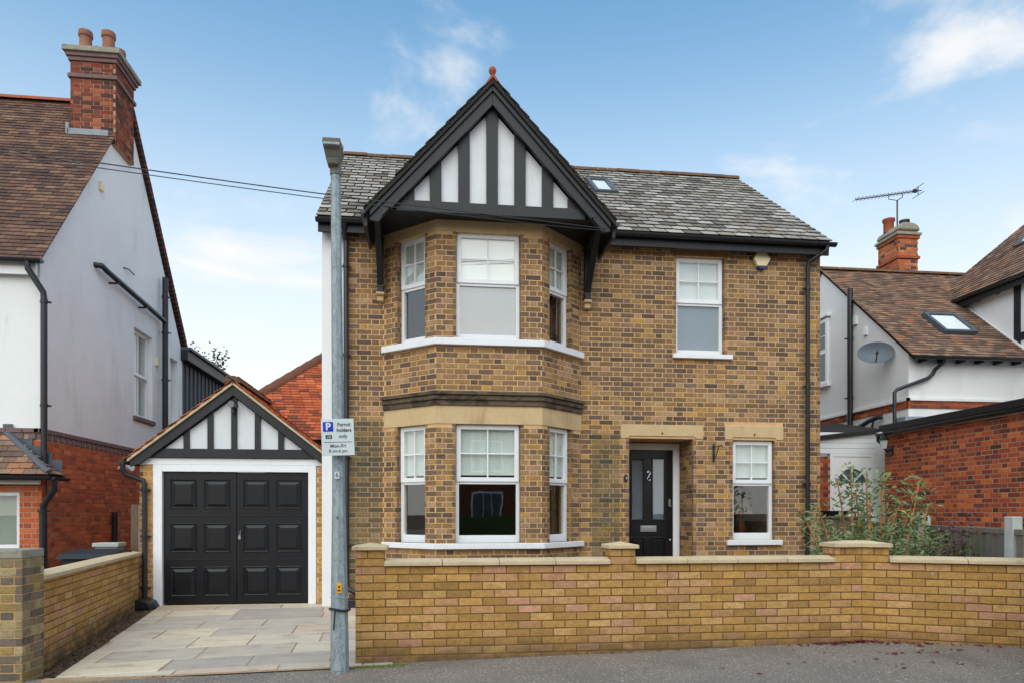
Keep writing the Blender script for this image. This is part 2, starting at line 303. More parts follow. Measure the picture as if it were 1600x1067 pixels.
PAL = {
    'stock': [((156, 122, 82), 6), ((138, 108, 76), 6), ((168, 134, 92), 5), ((118, 96, 76), 4), ((98, 82, 70), 3), ((150, 116, 90), 4), ((182, 140, 78), 1.5), ((174, 140, 108), 3), ((124, 102, 86), 4)],
    'stockold': [((142, 126, 94), 4), ((108, 98, 84), 3), ((166, 148, 110), 4), ((158, 132, 82), 2.5), ((122, 108, 94), 3)],
    'buff': [((190, 146, 84), 6), ((180, 136, 76), 5), ((196, 154, 98), 3), ((190, 144, 100), 3), ((194, 144, 112), 1.3), ((168, 128, 74), 2)],
    'red': [((196, 98, 60), 5), ((178, 88, 56), 4), ((208, 112, 68), 3), ((160, 80, 56), 2)],
    'redmix': [((170, 82, 52), 5), ((148, 72, 50), 4), ((192, 96, 56), 3), ((126, 66, 54), 3), ((208, 112, 58), 1.4), ((96, 60, 52), 1)],
    'chim': [((142, 74, 52), 4), ((122, 62, 48), 4), ((92, 56, 48), 3), ((70, 54, 50), 2), ((164, 94, 66), 2)],
    'chimr': [((186, 104, 66), 5), ((172, 92, 60), 4), ((92, 66, 58), 2), ((198, 122, 82), 2)],
    'slate': [((156, 150, 142), 5), ((140, 134, 126), 4), ((170, 164, 156), 4), ((112, 104, 96), 3), ((146, 136, 122), 2)],
    'btile': [((108, 80, 68), 5), ((96, 72, 62), 4), ((124, 94, 76), 3), ((82, 64, 58), 3)],
    'rtile': [((128, 102, 86), 5), ((114, 90, 78), 4), ((144, 116, 94), 3), ((156, 110, 84), 2), ((100, 82, 72), 2)],
    'otile': [((190, 100, 64), 5), ((174, 88, 58), 4), ((202, 114, 74), 3), ((140, 78, 58), 2), ((118, 74, 58), 1)],
}
def pick(p, rnd=random):
    L = PAL[p]; c = rnd.choices([a for a, _ in L], [b for _, b in L])[0]; k = rnd.uniform(.88, 1.12)
    return tuple(min(1, v * k) for v in lin(c))
def course(length, bond, odd, shift=0.0):
    out = []; J = .01
    if bond == 'flemish':
        u = -(.16875 if odd else 0) + shift
        seq = [.215, .1025]; k = 0
        while u < length:
            w = seq[k % 2]; out.append((u, u + w - .002)); u += w + J; k += 1
    else:
        u = -(.1125 if odd else 0) + shift
        while u < length: out.append((u, u + .215)); u += .225
    return out
def lay(fr, length, z0, z1, openings=(), bond='flemish', pal='stock', shift=0.0, umin=0.0, H=.075, proud=0.0, keep=None):
    """yields brick records (frame, u0, u1, za, zb, colour)"""
    res = []; i = 0; z = z0
    while z < z1 - .02:
        za, zb = z + .0052, min(z + H - .0052, z1)
        for (a, b) in course(length, bond, i % 2, shift):
            segs = [(max(a, umin), min(b, length))]
            for o in openings:
                if o[3] > za + .012 and o[2] < zb - .012:
                    ns = []
                    for (p, q) in segs:
                        if o[1] <= p or o[0] >= q: ns.append((p, q)); continue
                        if o[0] - p > .03: ns.append((p, o[0]))
                        if q - o[1] > .03: ns.append((o[1], q))
                    segs = ns
            for (p, q) in segs:
                if q - p > .03 and (keep is None or keep((p + q) / 2, (za + zb) / 2)):
                    res.append((fr, p, q, za + random.uniform(-.0015, .0015), zb, pick(pal), proud))
        z += H; i += 1
    return res
def place_bricks(recs, parent, mkey, cap=300, base=None, joined_parent=None, name='brick'):
    """the largest in view become objects of their own, the rest one joined part"""
    base = Vector(base if base is not None else BASE[parent.name])
    def size(r):
        c = Vector(r[0].p((r[1] + r[2]) / 2, 0, (r[3] + r[4]) / 2)) - Vector((0, 0, 1.4))
        cosf = abs(c.normalized().dot(Vector((r[0].s, -r[0].c, 0)))) * (1 if c.dot(Vector((r[0].s, -r[0].c, 0))) < 0 else .01)
        inview = abs((c.x * .9925 - c.y * .1219) / max(.1, c.x * .1219 + c.y * .9925)) < .74
        return (r[2] - r[1]) * (r[4] - r[3]) * cosf / c.length_squared * (1 if inview else .01)
    recs = sorted(recs, key=size, reverse=True)
    for r in recs[:cap]:
        fr, u0, u1, za, zb, c, pr = r; D = .05
        o = bpy.data.objects.new(name, brick_mesh(random.randrange(6), mkey + '_o')); col.objects.link(o); o.parent = parent
        o.location = Vector(fr.p((u0 + u1) / 2, pr - D / 2 + random.uniform(-.0015, .0015), (za + zb) / 2)) - base
        o.rotation_euler = (0, 0, fr.th); o.scale = (u1 - u0, D, zb - za); o.color = c + (1,)
    if len(recs) > cap:
        mb = MB()
        for r in recs[cap:]:
            fr, u0, u1, za, zb, c, pr = r; D = .05; v, f = UB[random.randrange(6)]
            mb.add([fr.p((u0 + u1) / 2 + a * (u1 - u0), pr - D / 2 - b * D, (za + zb) / 2 + cc * (zb - za)) for a, b, cc in v], f, c)
        o = mb.build('brickwork', mkey + '_a', joined_parent or parent, base=base); o['kind'] = 'stuff'
# --- roof tiles
def unit_tile(ch):
    b = [(-.5 + ch, 0), (.5 - ch, 0), (.5, ch * 1.2), (.5, 1.25), (-.5, 1.25), (-.5, ch * 1.2)] if ch else [(-.5, 0), (.5, 0), (.5, 1.25), (-.5, 1.25)]
    top = lambda y: 2 - 1.3 * (y / 1.25)
    n = len(b); v = [(x, y, top(y)) for x, y in b] + [(x, y, top(y) - 1) for x, y in b]
    f = [tuple(range(n))] + [(n + i, n + (i + 1) % n, (i + 1) % n, i) for i in range(n)]
    return v, f
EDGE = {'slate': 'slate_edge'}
TILE_ME = {}
def tile_roof(parent, base, O, A, S, rows, span, tw, gauge, thick, pal, mkey, cap=0, ch=0.0, name='slate', gap=.006, jit=.004):
    """O: eaves origin; A unit along eaves; S unit up slope; span(row)->(u0,u1)"""
    O, A, S = Vector(O), Vector(A), Vector(S); Nn = A.cross(S).normalized()
    if Nn.z < 0: Nn = -Nn
    ut = unit_tile(ch); recs = []
    for i in range(rows):
        spn = span(i)
        for (a, b) in (spn if isinstance(spn, list) else [spn]):
            u = a - (tw / 2 if i % 2 else 0)
            while u < b - .02:
                p, q = max(u, a), min(u + tw - gap, b)
                if q - p > .03: recs.append((i, p, q))
                u += tw
    def mtx(r):
        i, p, q = r
        o = O + A * ((p + q) / 2) + S * (i * gauge + random.uniform(-jit, jit)) + Nn * random.uniform(0, .003)
        return Matrix(((A.x, S.x, Nn.x, o.x), (A.y, S.y, Nn.y, o.y), (A.z, S.z, Nn.z, o.z), (0, 0, 0, 1))) @ Matrix.Diagonal((q - p, gauge, thick, 1))
    recs.sort(key=lambda r: ((O + A * r[1] + S * r[0] * gauge) - Vector((0, 0, 1.4))).length)
    if cap:
        if (name, mkey) not in TILE_ME:
            me = bpy.data.meshes.new(name); me.from_pydata(*[ut[0], [], ut[1]]); me.materials.append(M[mkey + '_o'])
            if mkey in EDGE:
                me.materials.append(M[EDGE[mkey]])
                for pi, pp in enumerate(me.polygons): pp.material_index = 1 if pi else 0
            TILE_ME[(name, mkey)] = me
        for r in recs[:cap]:
            o = bpy.data.objects.new(name, TILE_ME[(name, mkey)]); col.objects.link(o); o.parent = parent
            m = mtx(r); m.translation = m.translation - Vector(base); o.matrix_basis = m; o.color = pick(pal) + (1,)
    mb = MB()
    for r in recs[cap:]:
        m = mtx(r); mb.add([m @ Vector(v) for v in ut[0]], ut[1], pick(pal))
    if mb.v:
        o = mb.build(name + '_covering', mkey + '_a', parent, base=base); o['kind'] = 'stuff'
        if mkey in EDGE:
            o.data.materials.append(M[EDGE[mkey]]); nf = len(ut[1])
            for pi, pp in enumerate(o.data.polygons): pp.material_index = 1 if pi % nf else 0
def text_part(s, size, mkey, parent, world_m, base, name='lettering', bold=0.0):
    cu = bpy.data.curves.new('t', 'FONT'); cu.body = s; cu.size = size; cu.align_x = 'CENTER'; cu.align_y = 'CENTER'; cu.extrude = .0006; cu.offset = bold
    t = bpy.data.objects.new('t', cu); col.objects.link(t); dg = bpy.context.evaluated_depsgraph_get(); dg.update()
    me = bpy.data.meshes.new_from_object(t.evaluated_get(dg)); bpy.data.objects.remove(t); bpy.data.curves.remove(cu)
    me.transform(Matrix.Translation(-Vector(base)) @ world_m); me.materials.clear(); me.materials.append(M[mkey])
    o = bpy.data.objects.new(name, me); col.objects.link(o); o.parent = parent; return o
def window(parent, fr, u0, u1, z0, z1, n=-.085, split=.5, bars=True, blind='blind', lower=None, foot=.085):
    """two-light white window: outer frame > sash, glazing bars, panes, blind"""
    w = .05; d = .07; zs = z0 + foot + (z1 - z0 - foot) * (1 - split)
    mb = MB(); mb.fbox(fr, u0, u0 + w, n - d, n, z0, z1); mb.fbox(fr, u1 - w, u1, n - d, n, z0, z1)
    mb.fbox(fr, u0 + w, u1 - w, n - d, n - .001, z1 - w, z1); mb.fbox(fr, u0 + w, u1 - w, n - d, n - .001, z0, z0 + foot); mb.fbox(fr, u0 + w, u1 - w, n - d, n - .001, zs - .03, zs + .03)
    wo_ = mb.build('window', 'white', parent, bevel=.004)
    a, b, c, e = u0 + .012, u1 - .012, zs + .005, z1 - .012; sw = .062
    mb = MB(); mb.fbox(fr, a, a + sw, n - .05, n + .022, c, e); mb.fbox(fr, b - sw, b, n - .05, n + .022, c, e)
    mb.fbox(fr, a + sw, b - sw, n - .05, n + .021, c, c + sw); mb.fbox(fr, a + sw, b - sw, n - .05, n + .021, e - sw, e)
    mb.build('sash', 'white', wo_, bevel=.005)
    if bars:
        um, zm = (a + b) / 2, (c + e) / 2
        mb = MB(); mb.fbox(fr, um - .009, um + .009, n - .03, n + .004, c + sw, e - sw); mb.build('glazing_bar', 'white', wo_)
        mb = MB(); mb.fbox(fr, a + sw, b - sw, n - .029, n + .003, zm - .009, zm + .009); mb.build('glazing_bar', 'white', wo_)
    mb = MB(); mb.fbox(fr, a + sw - .004, b - sw + .004, n - .014, n - .010, c + sw - .004, e - sw + .004); mb.build('pane', 'glass', wo_)
    mb = MB(); mb.fbox(fr, u0 + w - .004, u1 - w + .004, n - .034, n - .030, z0 + foot - .004, zs - .026); mb.build('pane', 'glass', wo_)
    if blind:
        mb = MB(); mb.fbox(fr, u0 + .03, u1 - .03, n - .062, n - .055, zs - (.02 if blind == 'blind' else -.1), z1 - .02); mb.build('blind', blind, wo_)
    if lower:
        mb = MB(); mb.fbox(fr, u0 + .03, u1 - .03, n - .064, n - .057, z0 + .055, zs - .035); mb.build('blind', lower, wo_)
    return wo_
def downpipe(parent, pts, r, clips=(), name='downpipe', m='blackpl'):
    o = MB().tube(pts, r, 12).build(name, m, parent, smooth=True)
    for c, sz in clips:
        MB().tube([(c[0], c[1], c[2] - .025), (c[0], c[1], c[2] + .025)], r + .009, 12).box(c[0] - r - .035, c[0] + r + .035, c[1] + r - .01, c[1] + r + .01, c[2] - .012, c[2] + .012).build('pipe_clip', m, o, smooth=False)
    return o
def chimney(parent, x0, x1, y0, y1, z0, z1, bands, pal, mk='red', cap=60, crown=.1):
    fs = [(Fr(x0, y0, 0), x1 - x0), (Fr(x1, y0, R(90)), y1 - y0), (Fr(x1, y1, R(180)), x1 - x0), (Fr(x0, y1, R(-90)), y1 - y0)]
    c = MB().box(x0 + .008, x1 - .008, y0 + .008, y1 - .008, z0, z1).build('chimney', 'mortar_r', parent)
    recs = []
    for k, (fr, L) in enumerate(fs): recs += lay(fr, L, z0, z1, pal=pal, shift=-.03 * k)
    place_bricks(recs, c, mk, cap=cap, base=BASE[parent.name])
    for (bz, h, ov, mm) in bands:
        MB().box(x0 - ov, x1 + ov, y0 - ov, y1 + ov, bz, bz + h).build('projecting_course', mm, c, bevel=.008)
    return c
def leaf_cloud(mb, pts, n, size, spread, rnd, aspect=.35, droop=.3):
    for _ in range(n):
        c = Vector(rnd.choice(pts)) + Vector((rnd.gauss(0, spread), rnd.gauss(0, spread), rnd.gauss(0, spread)))
        d = Vector((rnd.uniform(-1, 1), rnd.uniform(-1, 1), rnd.uniform(-droop - .5, .6))).normalized(); w = d.cross(Vector((rnd.uniform(-1, 1), rnd.uniform(-1, 1), rnd.uniform(-1, 1)))).normalized()
        L = size * rnd.uniform(.6, 1.3); W = L * aspect
        mid = c + d * L * .5; up = d.cross(w) * W * .25
        mb.add([c, mid + w * W * .5 + up, c + d * L, mid - w * W * .5 + up, mid], [(0, 1, 4), (1, 2, 4), (2, 3, 4), (3, 0, 4)])
def gz(x): return .0216 * max(-9, min(9, x + .6))       # street slope

# ------------------------------------------------------------------ ground, pavement
mb = MB(); xs = [-400, -60, -9.6, -.6, 8.4, 60, 400]; ys = [-400, 400]
for i in range(len(xs) - 1):
    a, b = xs[i], xs[i + 1]
    mb.add([(a, -400, gz(a) - .012), (b, -400, gz(b) - .012), (b, 400, gz(b) - .012), (a, 400, gz(a) - .012)], [(0, 1, 2, 3)])
g = mb.build('ground', 'earth'); tag(g, 'brown garden earth around the houses', kind='structure')
mb = MB()
for a, b in ((-60, -9.6), (-9.6, -.6), (-.6, 8.4), (8.4, 60)):
    mb.add([(a, -2.2, gz(a)), (b, -2.2, gz(b)), (b, 6.62, gz(b)), (a, 6.62, gz(a))], [(0, 1, 2, 3)])
p = mb.build('pavement', 'asphalt'); tag(p, 'grey speckled asphalt pavement in front of the wall', kind='structure')
mb = MB()
for a, b in ((-60, -9.6), (-9.6, -.6), (-.6, 8.4), (8.4, 60)):
    mb.add([(a, -8, gz(a) - .004), (b, -8, gz(b) - .004), (b, -2.4, gz(b) - .004), (a, -2.4, gz(a) - .004)], [(0, 1, 2, 3)])
rd = mb.build('road', 'asphalt'); tag(rd, 'grey asphalt road across from the houses', kind='structure')

# ------------------------------------------------------------------ driveway of sandstone flags
DR = thing('driveway', (-2.5, 8.6, 0), 'pale sandstone paved driveway in front of the black garage door', None); DR['kind'] = 'structure'
def drive_z(x, y):
    f = max(0, min(1, (y - 6.5) / 4.3)); return (gz(x) + .012) * (1 - f) + .03 * f
def clip(poly, a, b, c):       # keep a*x+b*y<=c
    out = []
    for i in range(len(poly)):
        p, q = poly[i], poly[(i + 1) % len(poly)]; dp, dq = a * p[0] + b * p[1] - c, a * q[0] + b * q[1] - c
        if dp <= 0: out.append(p)
        if dp * dq < 0: t = dp / (dp - dq); out.append((p[0] + (q[0] - p[0]) * t, p[1] + (q[1] - p[1]) * t))
    return out
lft = ((-3.2, 6.5), (-3.86, 10.82))
la, lb = -(lft[1][1] - lft[0][1]), (lft[1][0] - lft[0][0]); lc = la * lft[0][0] + lb * lft[0][1]
BOUND = [(la, lb, lc), (1, 0, -.3), (0, 1, 10.80), (0, -1, -6.52)]
pl = [(-9, 4), (3, 4), (3, 14), (-9, 14)]
for bnd in BOUND: pl = clip(pl, *bnd)
mbg = MB(); ny = 24
for iy in range(ny):
    ya, yb = 6.52 + (10.8 - 6.52) * iy / ny, 6.52 + (10.8 - 6.52) * (iy + 1) / ny
    row_ = [(x_, y_) for y_ in (ya, yb) for x_ in (lft[0][0] + (lft[1][0] - lft[0][0]) * (y_ - 6.5) / 4.32, -.3)]
    vs0 = []
    for (x_, y_) in row_: vs0.append((x_, y_, drive_z(x_, y_) - .007))
    mbg.add(vs0, [(0, 1, 3, 2)])
mbg.build('grout_bed', 'grout', DR)
rnd = random.Random(5); th = R(3.5); ca, sa = math.cos(th), math.sin(th); v = -1.0; row = 0
FLAG = [((202, 190, 172), 4), ((188, 176, 162), 3), ((212, 196, 172), 3), ((198, 176, 158), 3), ((172, 162, 152), 2)]
while v < 5.5:
    h = rnd.choice([.42, .5, .56, .6]); u = -2.6 - rnd.random() * .6
    while u < 3.2:
        w = rnd.choice([.6, .75, .9, .9, 1.15]); gp = .007
        quad = [(u + gp, v + gp), (u + w - gp, v + gp), (u + w - gp, v + h - gp), (u + gp, v + h - gp)]
        quad = [(-2.5 + x * ca - y * sa, 6.5 + x * sa + y * ca) for x, y in quad]
        for bnd in BOUND: quad = clip(quad, *bnd) if len(quad) > 2 else quad
        if len(quad) > 2:
            ar = abs(sum(quad[i][0] * quad[(i + 1) % len(quad)][1] - quad[(i + 1) % len(quad)][0] * quad[i][1] for i in range(len(quad)))) / 2
            if ar > .01:
                dz = rnd.uniform(-.003, .003)
                o = MB().prism([(x, y, drive_z(x, y) + dz) for x, y in quad], (0, 0, -.04)).build('paving_flag', 'flag_o', DR, bevel=.006)
                c = rnd.choices([a for a, _ in FLAG], [b for _, b in FLAG])[0]; o.color = lin(c) + (1,)
        u += w
    v += h; row += 1
MB().box(-3.25, -.64, 6.44, 6.515, -.08, -.03).add([(-3.25, 6.44, gz(-3.25) + .01), (-.64, 6.44, gz(-.64) + .012), (-.64, 6.515, gz(-.64) + .012), (-3.25, 6.515, gz(-3.25) + .01)], [(0, 1, 2, 3)]).build('edging_strip', 'grout', DR)
# soil strip beside the low wall
mb = MB(); rr = random.Random(4); nu, nv = 60, 8
P0, P1 = Vector((-3.44, 6.85)), Vector((-4.13, 10.82)); Q0, Q1 = Vector((-3.2, 6.6)), Vector((-3.85, 10.8))
grid = []
for i in range(nu + 1):
    for j in range(nv + 1):
        a = P0.lerp(P1, i / nu); b = Q0.lerp(Q1, i / nu); q = a.lerp(b, j / nv)
        grid.append((q.x, q.y, drive_z(q.x, q.y) - .02 + rr.uniform(-.012, .02) * (0 if j in (0, nv) else 1)))
mb.add(grid, [(i * (nv + 1) + j, (i + 1) * (nv + 1) + j, (i + 1) * (nv + 1) + j + 1, i * (nv + 1) + j + 1) for i in range(nu) for j in range(nv)])
so = mb.build('soil_bed', 'earth'); tag(so, 'narrow strip of bare brown soil along the low driveway wall', kind='structure')
mb = MB()
for _ in range(260):
    t_, j = rr.random(), rr.uniform(.1, .8); a = P0.lerp(P1, t_); b = Q0.lerp(Q1, t_); q = a.lerp(b, j); s_ = rr.uniform(.008, .03); z = drive_z(q.x, q.y) - .01
    vs_ = [(q.x + rr.uniform(-s_, s_), q.y + rr.uniform(-s_, s_), z + rr.uniform(-.01, s_)) for _ in range(4)]
    mb.add(vs_, [(0, 1, 2), (0, 2, 3), (0, 3, 1), (1, 3, 2)])
cl = mb.build('soil_clods', 'earth'); tag(cl, 'loose soil clods and dead leaves on the bed', kind='stuff')

# ------------------------------------------------------------------ main house
HX0, HX1, FY = -1.51, 6.28, 10.6
H = thing('detached_house', (2.4, 10.6, 0), 'two-storey yellow stock brick house with canted bay, black half-timbered gable and slate roof', 'house')
hb = BASE[H.name]
frL = Fr(-1.18, FY, 0); frR = Fr(2.37, FY, 0)
A_, B_, C_, D_ = (-.61, 10.6), (.148, 9.93), (1.653, 9.93), (2.37, 10.6)
frA = Fr(*A_, math.atan2(B_[1] - A_[1], B_[0] - A_[0])); LA = math.hypot(B_[0] - A_[0], B_[1] - A_[1])
frB = Fr(*B_, 0); LB = C_[0] - B_[0]
frC = Fr(*C_, math.atan2(D_[1] - C_[1], D_[0] - C_[0])); LC = math.hypot(D_[0] - C_[0], D_[1] - C_[1])
# openings (u0,u1,z0,z1)
op_up = (3.887 - 2.37, 4.675 - 2.37, 3.87, 5.40); op_gn = (4.813 - 2.37, 5.509 - 2.37, .965, 2.545); op_dr = (3.13 - 2.37, 4.16 - 2.37, -.2, 2.55)
opsR = [op_up, op_gn, op_dr]
cu_, cl_ = (.43 - .148, 1.339 - .148), (.421 - .148, 1.339 - .148)
opB = [(cu_[0], cu_[1], 3.84, 5.36), (cl_[0], cl_[1], .965, 2.655)]
opA = [(.27, .80, 3.84, 5.36), (.26, .80, .965, 2.655)]
opC = [(LC - .80, LC - .27, 3.84, 5.36), (LC - .80, LC - .26, .965, 2.655)]
bands = [(-9, 9, 5.34, 5.56), (-9, 9, 2.64, 2.905)]    # stone bands on the bay
mb = MB(); N8 = -.004
grid_wall(mb, frL, .57, -.1, 5.62, [], .28, N8); wall_left = mb.build('wall', 'mortar', H)
mb = MB(); grid_wall(mb, frR, HX1 - 2.37, -.1, 5.62, opsR, .28, N8)
wall = mb.build('wall', 'mortar', H)
mb = MB()
grid_wall(mb, frA, LA, -.1, 5.5, opA, .22, N8); grid_wall(mb, frB, LB, -.1, 5.5, opB, .22, N8); grid_wall(mb, frC, LC, -.1, 5.5, opC, .22, N8)
bay = mb.build('bay', 'mortar', H)
# shell behind the facade
mb = MB()
mb.box(HX0, -1.18, 10.6, 10.9, -.1, 5.62)      # rendered return at the left corner
mb.box(HX0, -1.25, 10.9, 16.9, -.1, 5.62)
MB.box(mb, HX0, HX1 - .02, 16.65, 16.9, -.1, 5.62)
sh = mb.build('rendered_flank', 'render', H)
mb = MB(); mb.box(HX1 - .27, HX1 - .006, 10.88, 16.65, -.1, 5.6)
mb.prism([(HX1 - .27, 10.62, 5.6), (HX1 - .27, 16.9, 5.6), (HX1 - .27, 13.75, 8.0)], (.25, 0, 0)); mb.build('side_wall', 'mortar', H)
mb = MB(); mb.prism([(HX0 + .02, 10.62, 5.6), (HX0 + .02, 16.9, 5.6), (HX0 + .02, 13.75, 8.0)], (.25, 0, 0)); mb.build('gable_end', 'render', H)
mb = MB()
poly = [(-1.25, 10.88), (-.5, 10.88), (-.5, 10.7), (.23, 10.12), (1.57, 10.12), (2.26, 10.7), (2.26, 10.88), (HX1 - .27, 10.88), (HX1 - .27, 16.65), (-1.25, 16.65)]
for z in (.2, 2.72, 5.42): mb.prism([(x, y, z) for x, y in poly], (0, 0, .12))
mb.box(2.55, 2.65, 10.9, 16.6, .33, 2.7); mb.box(-1.2, 6, 14.2, 14.3, .33, 2.7); mb.box(2.55, 2.65, 10.9, 16.6, 2.86, 5.4); mb.box(-1.2, 6, 13.6, 13.7, 2.86, 5.4); mb.box(4.3, 4.4, 11.5, 14.1, .33, 2.7)
mb.build('interior', 'inside', H)
# bricks
place_bricks(lay(frL, .57, -.1, 5.62, umin=0), wall_left, 'stock', cap=60, base=hb)
recs = lay(frR, HX1 - 2.37, -.1, 5.62, [(o[0], o[1], o[2], o[3]) for o in opsR] + [(2.994 - 2.37, 4.323 - 2.37, 2.55, 2.765), (4.68 - 2.37, 5.65 - 2.37, 2.55, 2.768), (3.78 - 2.37, 4.77 - 2.37, 5.40, 5.535)], shift=-.05)
recs += lay(Fr(HX1, FY, R(90)), 6.2, -.1, 5.62, shift=-.1)
brA = lay(frA, LA, -.1, 5.36, opA + bands, shift=-.02); brB = lay(frB, LB, -.1, 5.36, opB + bands, shift=-.08); brC = lay(frC, LC, -.1, 5.36, opC + bands, shift=-.12)
# reveals of the openings
def reveals(fr, ops, d, z_extra=()):
    out = []
    for (u0, u1, z0, z1) in ops:
        o = fr.p(u0, 0, 0); out += lay(Fr(o[0], o[1], fr.th + R(90)), d, -.1, z1, [(-9, 9, -9, z0)], bond='stretcher', shift=-.02)
        o = fr.p(u1, -d, 0); out += lay(Fr(o[0], o[1], fr.th - R(90)), d, -.1, z1, [(-9, 9, -9, z0)], bond='stretcher', shift=-.02)
    return out
recs += reveals(frR, [op_up, op_gn], .085); recs += reveals(frR, [op_dr], .62)
brA += reveals(frA, opA, .085); brB += reveals(frB, opB, .085); brC += reveals(frC, opC, .085)
place_bricks(brA + brB + brC, bay, 'stock', cap=120, base=hb)
place_bricks(recs, wall, 'stock', cap=120, base=hb)
# door recess side walls and ceiling
mb = MB(); mb.fbox(frR, op_dr[0] - .1, op_dr[0] - .008, -.95, -.28, -.1, 2.75); mb.fbox(frR, op_dr[1] + .008, op_dr[1] + .1, -.95, -.28, -.1, 2.75)
mb.fbox(frR, op_dr[0] - .008, op_dr[1] + .008, -.95, -.289, 2.555, 2.7); mb.fbox(frR, op_dr[0] - .008, op_dr[1] + .008, -.95, -.01, -.1, .34); mb.build('porch_recess', 'mortar', H)
# stone bands and lintels
def band(z0, z1, n0, n1):
    for fr, L in ((frA, LA), (frB, LB), (frC, LC)):
        mb = MB(); e = .36 * n1
        mb.add([fr.p(-e if fr is not frA else 0, n1, z0), fr.p(L + (e if fr is not frC else 0), n1, z0), fr.p(L, n0, z0), fr.p(0, n0, z0), fr.p(-e if fr is not frA else 0, n1, z1), fr.p(L + (e if fr is not frC else 0), n1, z1), fr.p(L, n0, z1), fr.p(0, n0, z1)],
               [(0, 3, 2, 1), (4, 5, 6, 7), (0, 1, 5, 4), (1, 2, 6, 5), (2, 3, 7, 6), (3, 0, 4, 7)])
        yield mb
for mb in band(5.345, 5.52, -.15, .006): mb.build('stone_band', 'stone', bay, base=hb)
for mb in band(2.65, 2.905, -.15, .006): mb.build('stone_band', 'stone', bay, base=hb)
for mb in band(2.905, 2.98, -.15, .03): mb.build('cornice', 'cornice', bay, base=hb, bevel=.01)
for mb in band(2.98, 3.05, -.15, .055): mb.build('cornice', 'cornice', bay, base=hb, bevel=.015)
for mb in band(3.05, 3.10, -.15, .085): mb.build('cornice', 'cornice', bay, base=hb, bevel=.01)
for mb in band(3.745, 3.84, -.1, .065): mb.build('window_sill', 'sillp', bay, base=hb, bevel=.008)
for mb in band(.885, .965, -.1, .065): mb.build('window_sill', 'sillp', bay, base=hb, bevel=.008)
def lintel(x0, x1, z0, z1, m='stone'):
    c = .05; f = .012
    MB().prism([(x0, FY - f, z0), (x0 + .11, FY - f, z0), (x0 + .11 + c * .7, FY - f, z0 + c * .7), (x1 - .11 - c * .7, FY - f, z0 + c * .7), (x1 - .11, FY - f, z0), (x1, FY - f, z0), (x1, FY - f, z1), (x0, FY - f, z1)], (0, .16, 0)).build('stone_lintel', m, wall, base=hb, bevel=.004)
    xm = (x0 + x1) / 2; MB().lathe([(.012, -.012), (.014, 0), (.012, .012)], (xm, FY - f - .004, z0 + .08), 8).build('lintel_stud', 'blackpl', wall, base=hb)
lintel(2.994, 4.323, 2.552, 2.765); lintel(4.68, 5.65, 2.55, 2.768)
MB().fbox(frR, 3.79 - 2.37, 4.76 - 2.37, -.1, .002, 5.402, 5.53).build('stone_lintel', mat('stained_stone', (150, 112, 72), .9, .2, (6, 6, 6), .2, 60, .3), wall, base=hb)
MB().fbox(frR, 3.82 - 2.37, 4.79 - 2.37, -.08, .06, 3.80, 3.87).build('window_sill', 'sillp', wall, base=hb, bevel=.008)
MB().fbox(frR, 4.704 - 2.37, 5.618 - 2.37, -.08, .06, .885, .965).build('window_sill', 'sillp', wall, base=hb, bevel=.008)
# windows
window(H, frR, *op_up, lower='film'); window(H, frR, *op_gn, blind='blindg', split=.47, foot=.11)
window(H, frB, *opB[0], lower='film'); window(H, frB, *opB[1], blind='blindg', split=.52, foot=.11)
window(H, frA, *opA[0], blind='blindg'); window(H, frA, *opA[1], blind='blindg', split=.52, foot=.11)
window(H, frC, *opC[0], blind='blindg'); window(H, frC, *opC[1], blind='blindg', split=.52, foot=.11)
# front door
dx0, dx1, dz0, dz1, dy = 3.215, 4.045, .36, 2.425, 11.2
frD = Fr(0, dy, 0)
mb = MB(); mb.fbox(frD, 3.135, dx0, -.1, .03, .34, 2.535); mb.fbox(frD, dx1, 4.155, -.1, .03, .34, 2.535); mb.fbox(frD, dx0, dx1, -.1, .029, dz1, 2.535)
mb.fbox(frD, 3.15, dx0 - .03, .03, .045, .34, 2.50); mb.fbox(frD, dx1 + .03, 4.14, .03, .045, .34, 2.50); mb.fbox(frD, 3.15, 4.14, .0295, .044, dz1 + .03, 2.50)
mb.build('door_frame', 'white', H, bevel=.006)
dw = dx1 - dx0; st, mu = .115, .105; pw = (dw - 2 * st - mu) / 2; zA, zB = 1.06, 1.17       # lock rail
mb = MB(); mb.fbox(frD, dx0, dx0 + st, -.045, 0, dz0, dz1); mb.fbox(frD, dx1 - st, dx1, -.045, 0, dz0, dz1)
mb.fbox(frD, dx0 + st, dx1 - st, -.045, -.0005, dz1 - .12, dz1); mb.fbox(frD, dx0 + st, dx1 - st, -.045, -.0005, 1.0, 1.26); mb.fbox(frD, dx0 + st, dx1 - st, -.045, -.0005, dz0, dz0 + .2)
mb.fbox(frD, dx0 + st + pw, dx0 + st + pw + mu, -.045, -.001, 1.26, dz1 - .12); mb.fbox(frD, dx0 + st + pw, dx0 + st + pw + mu, -.045, -.001, dz0 + .2, 1.0)
for k in range(2):
    a = dx0 + st + k * (pw + mu); mb.fbox(frD, a, a + pw, -.045, -.022, dz0 + .2, 1.0)
    mb.fbox(frD, a + .045, a + pw - .045, -.03, -.010, dz0 + .25, .95)
    for (p0, p1, q0, q1) in ((a, a + pw, 1.26, 1.29), (a, a + pw, dz1 - .15, dz1 - .12), (a, a + .025, 1.29, dz1 - .15), (a + pw - .025, a + pw, 1.29, dz1 - .15)): mb.fbox(frD, p0, p1, -.03, .008, q0, q1)
    for (p0, p1, q0, q1) in ((a, a + pw, .975, 1.0), (a, a + pw, dz0 + .2, dz0 + .225), (a, a + .022, dz0 + .225, .975), (a + pw - .022, a + pw, dz0 + .225, .975)): mb.fbox(frD, p0, p1, -.03, .007, q0, q1)
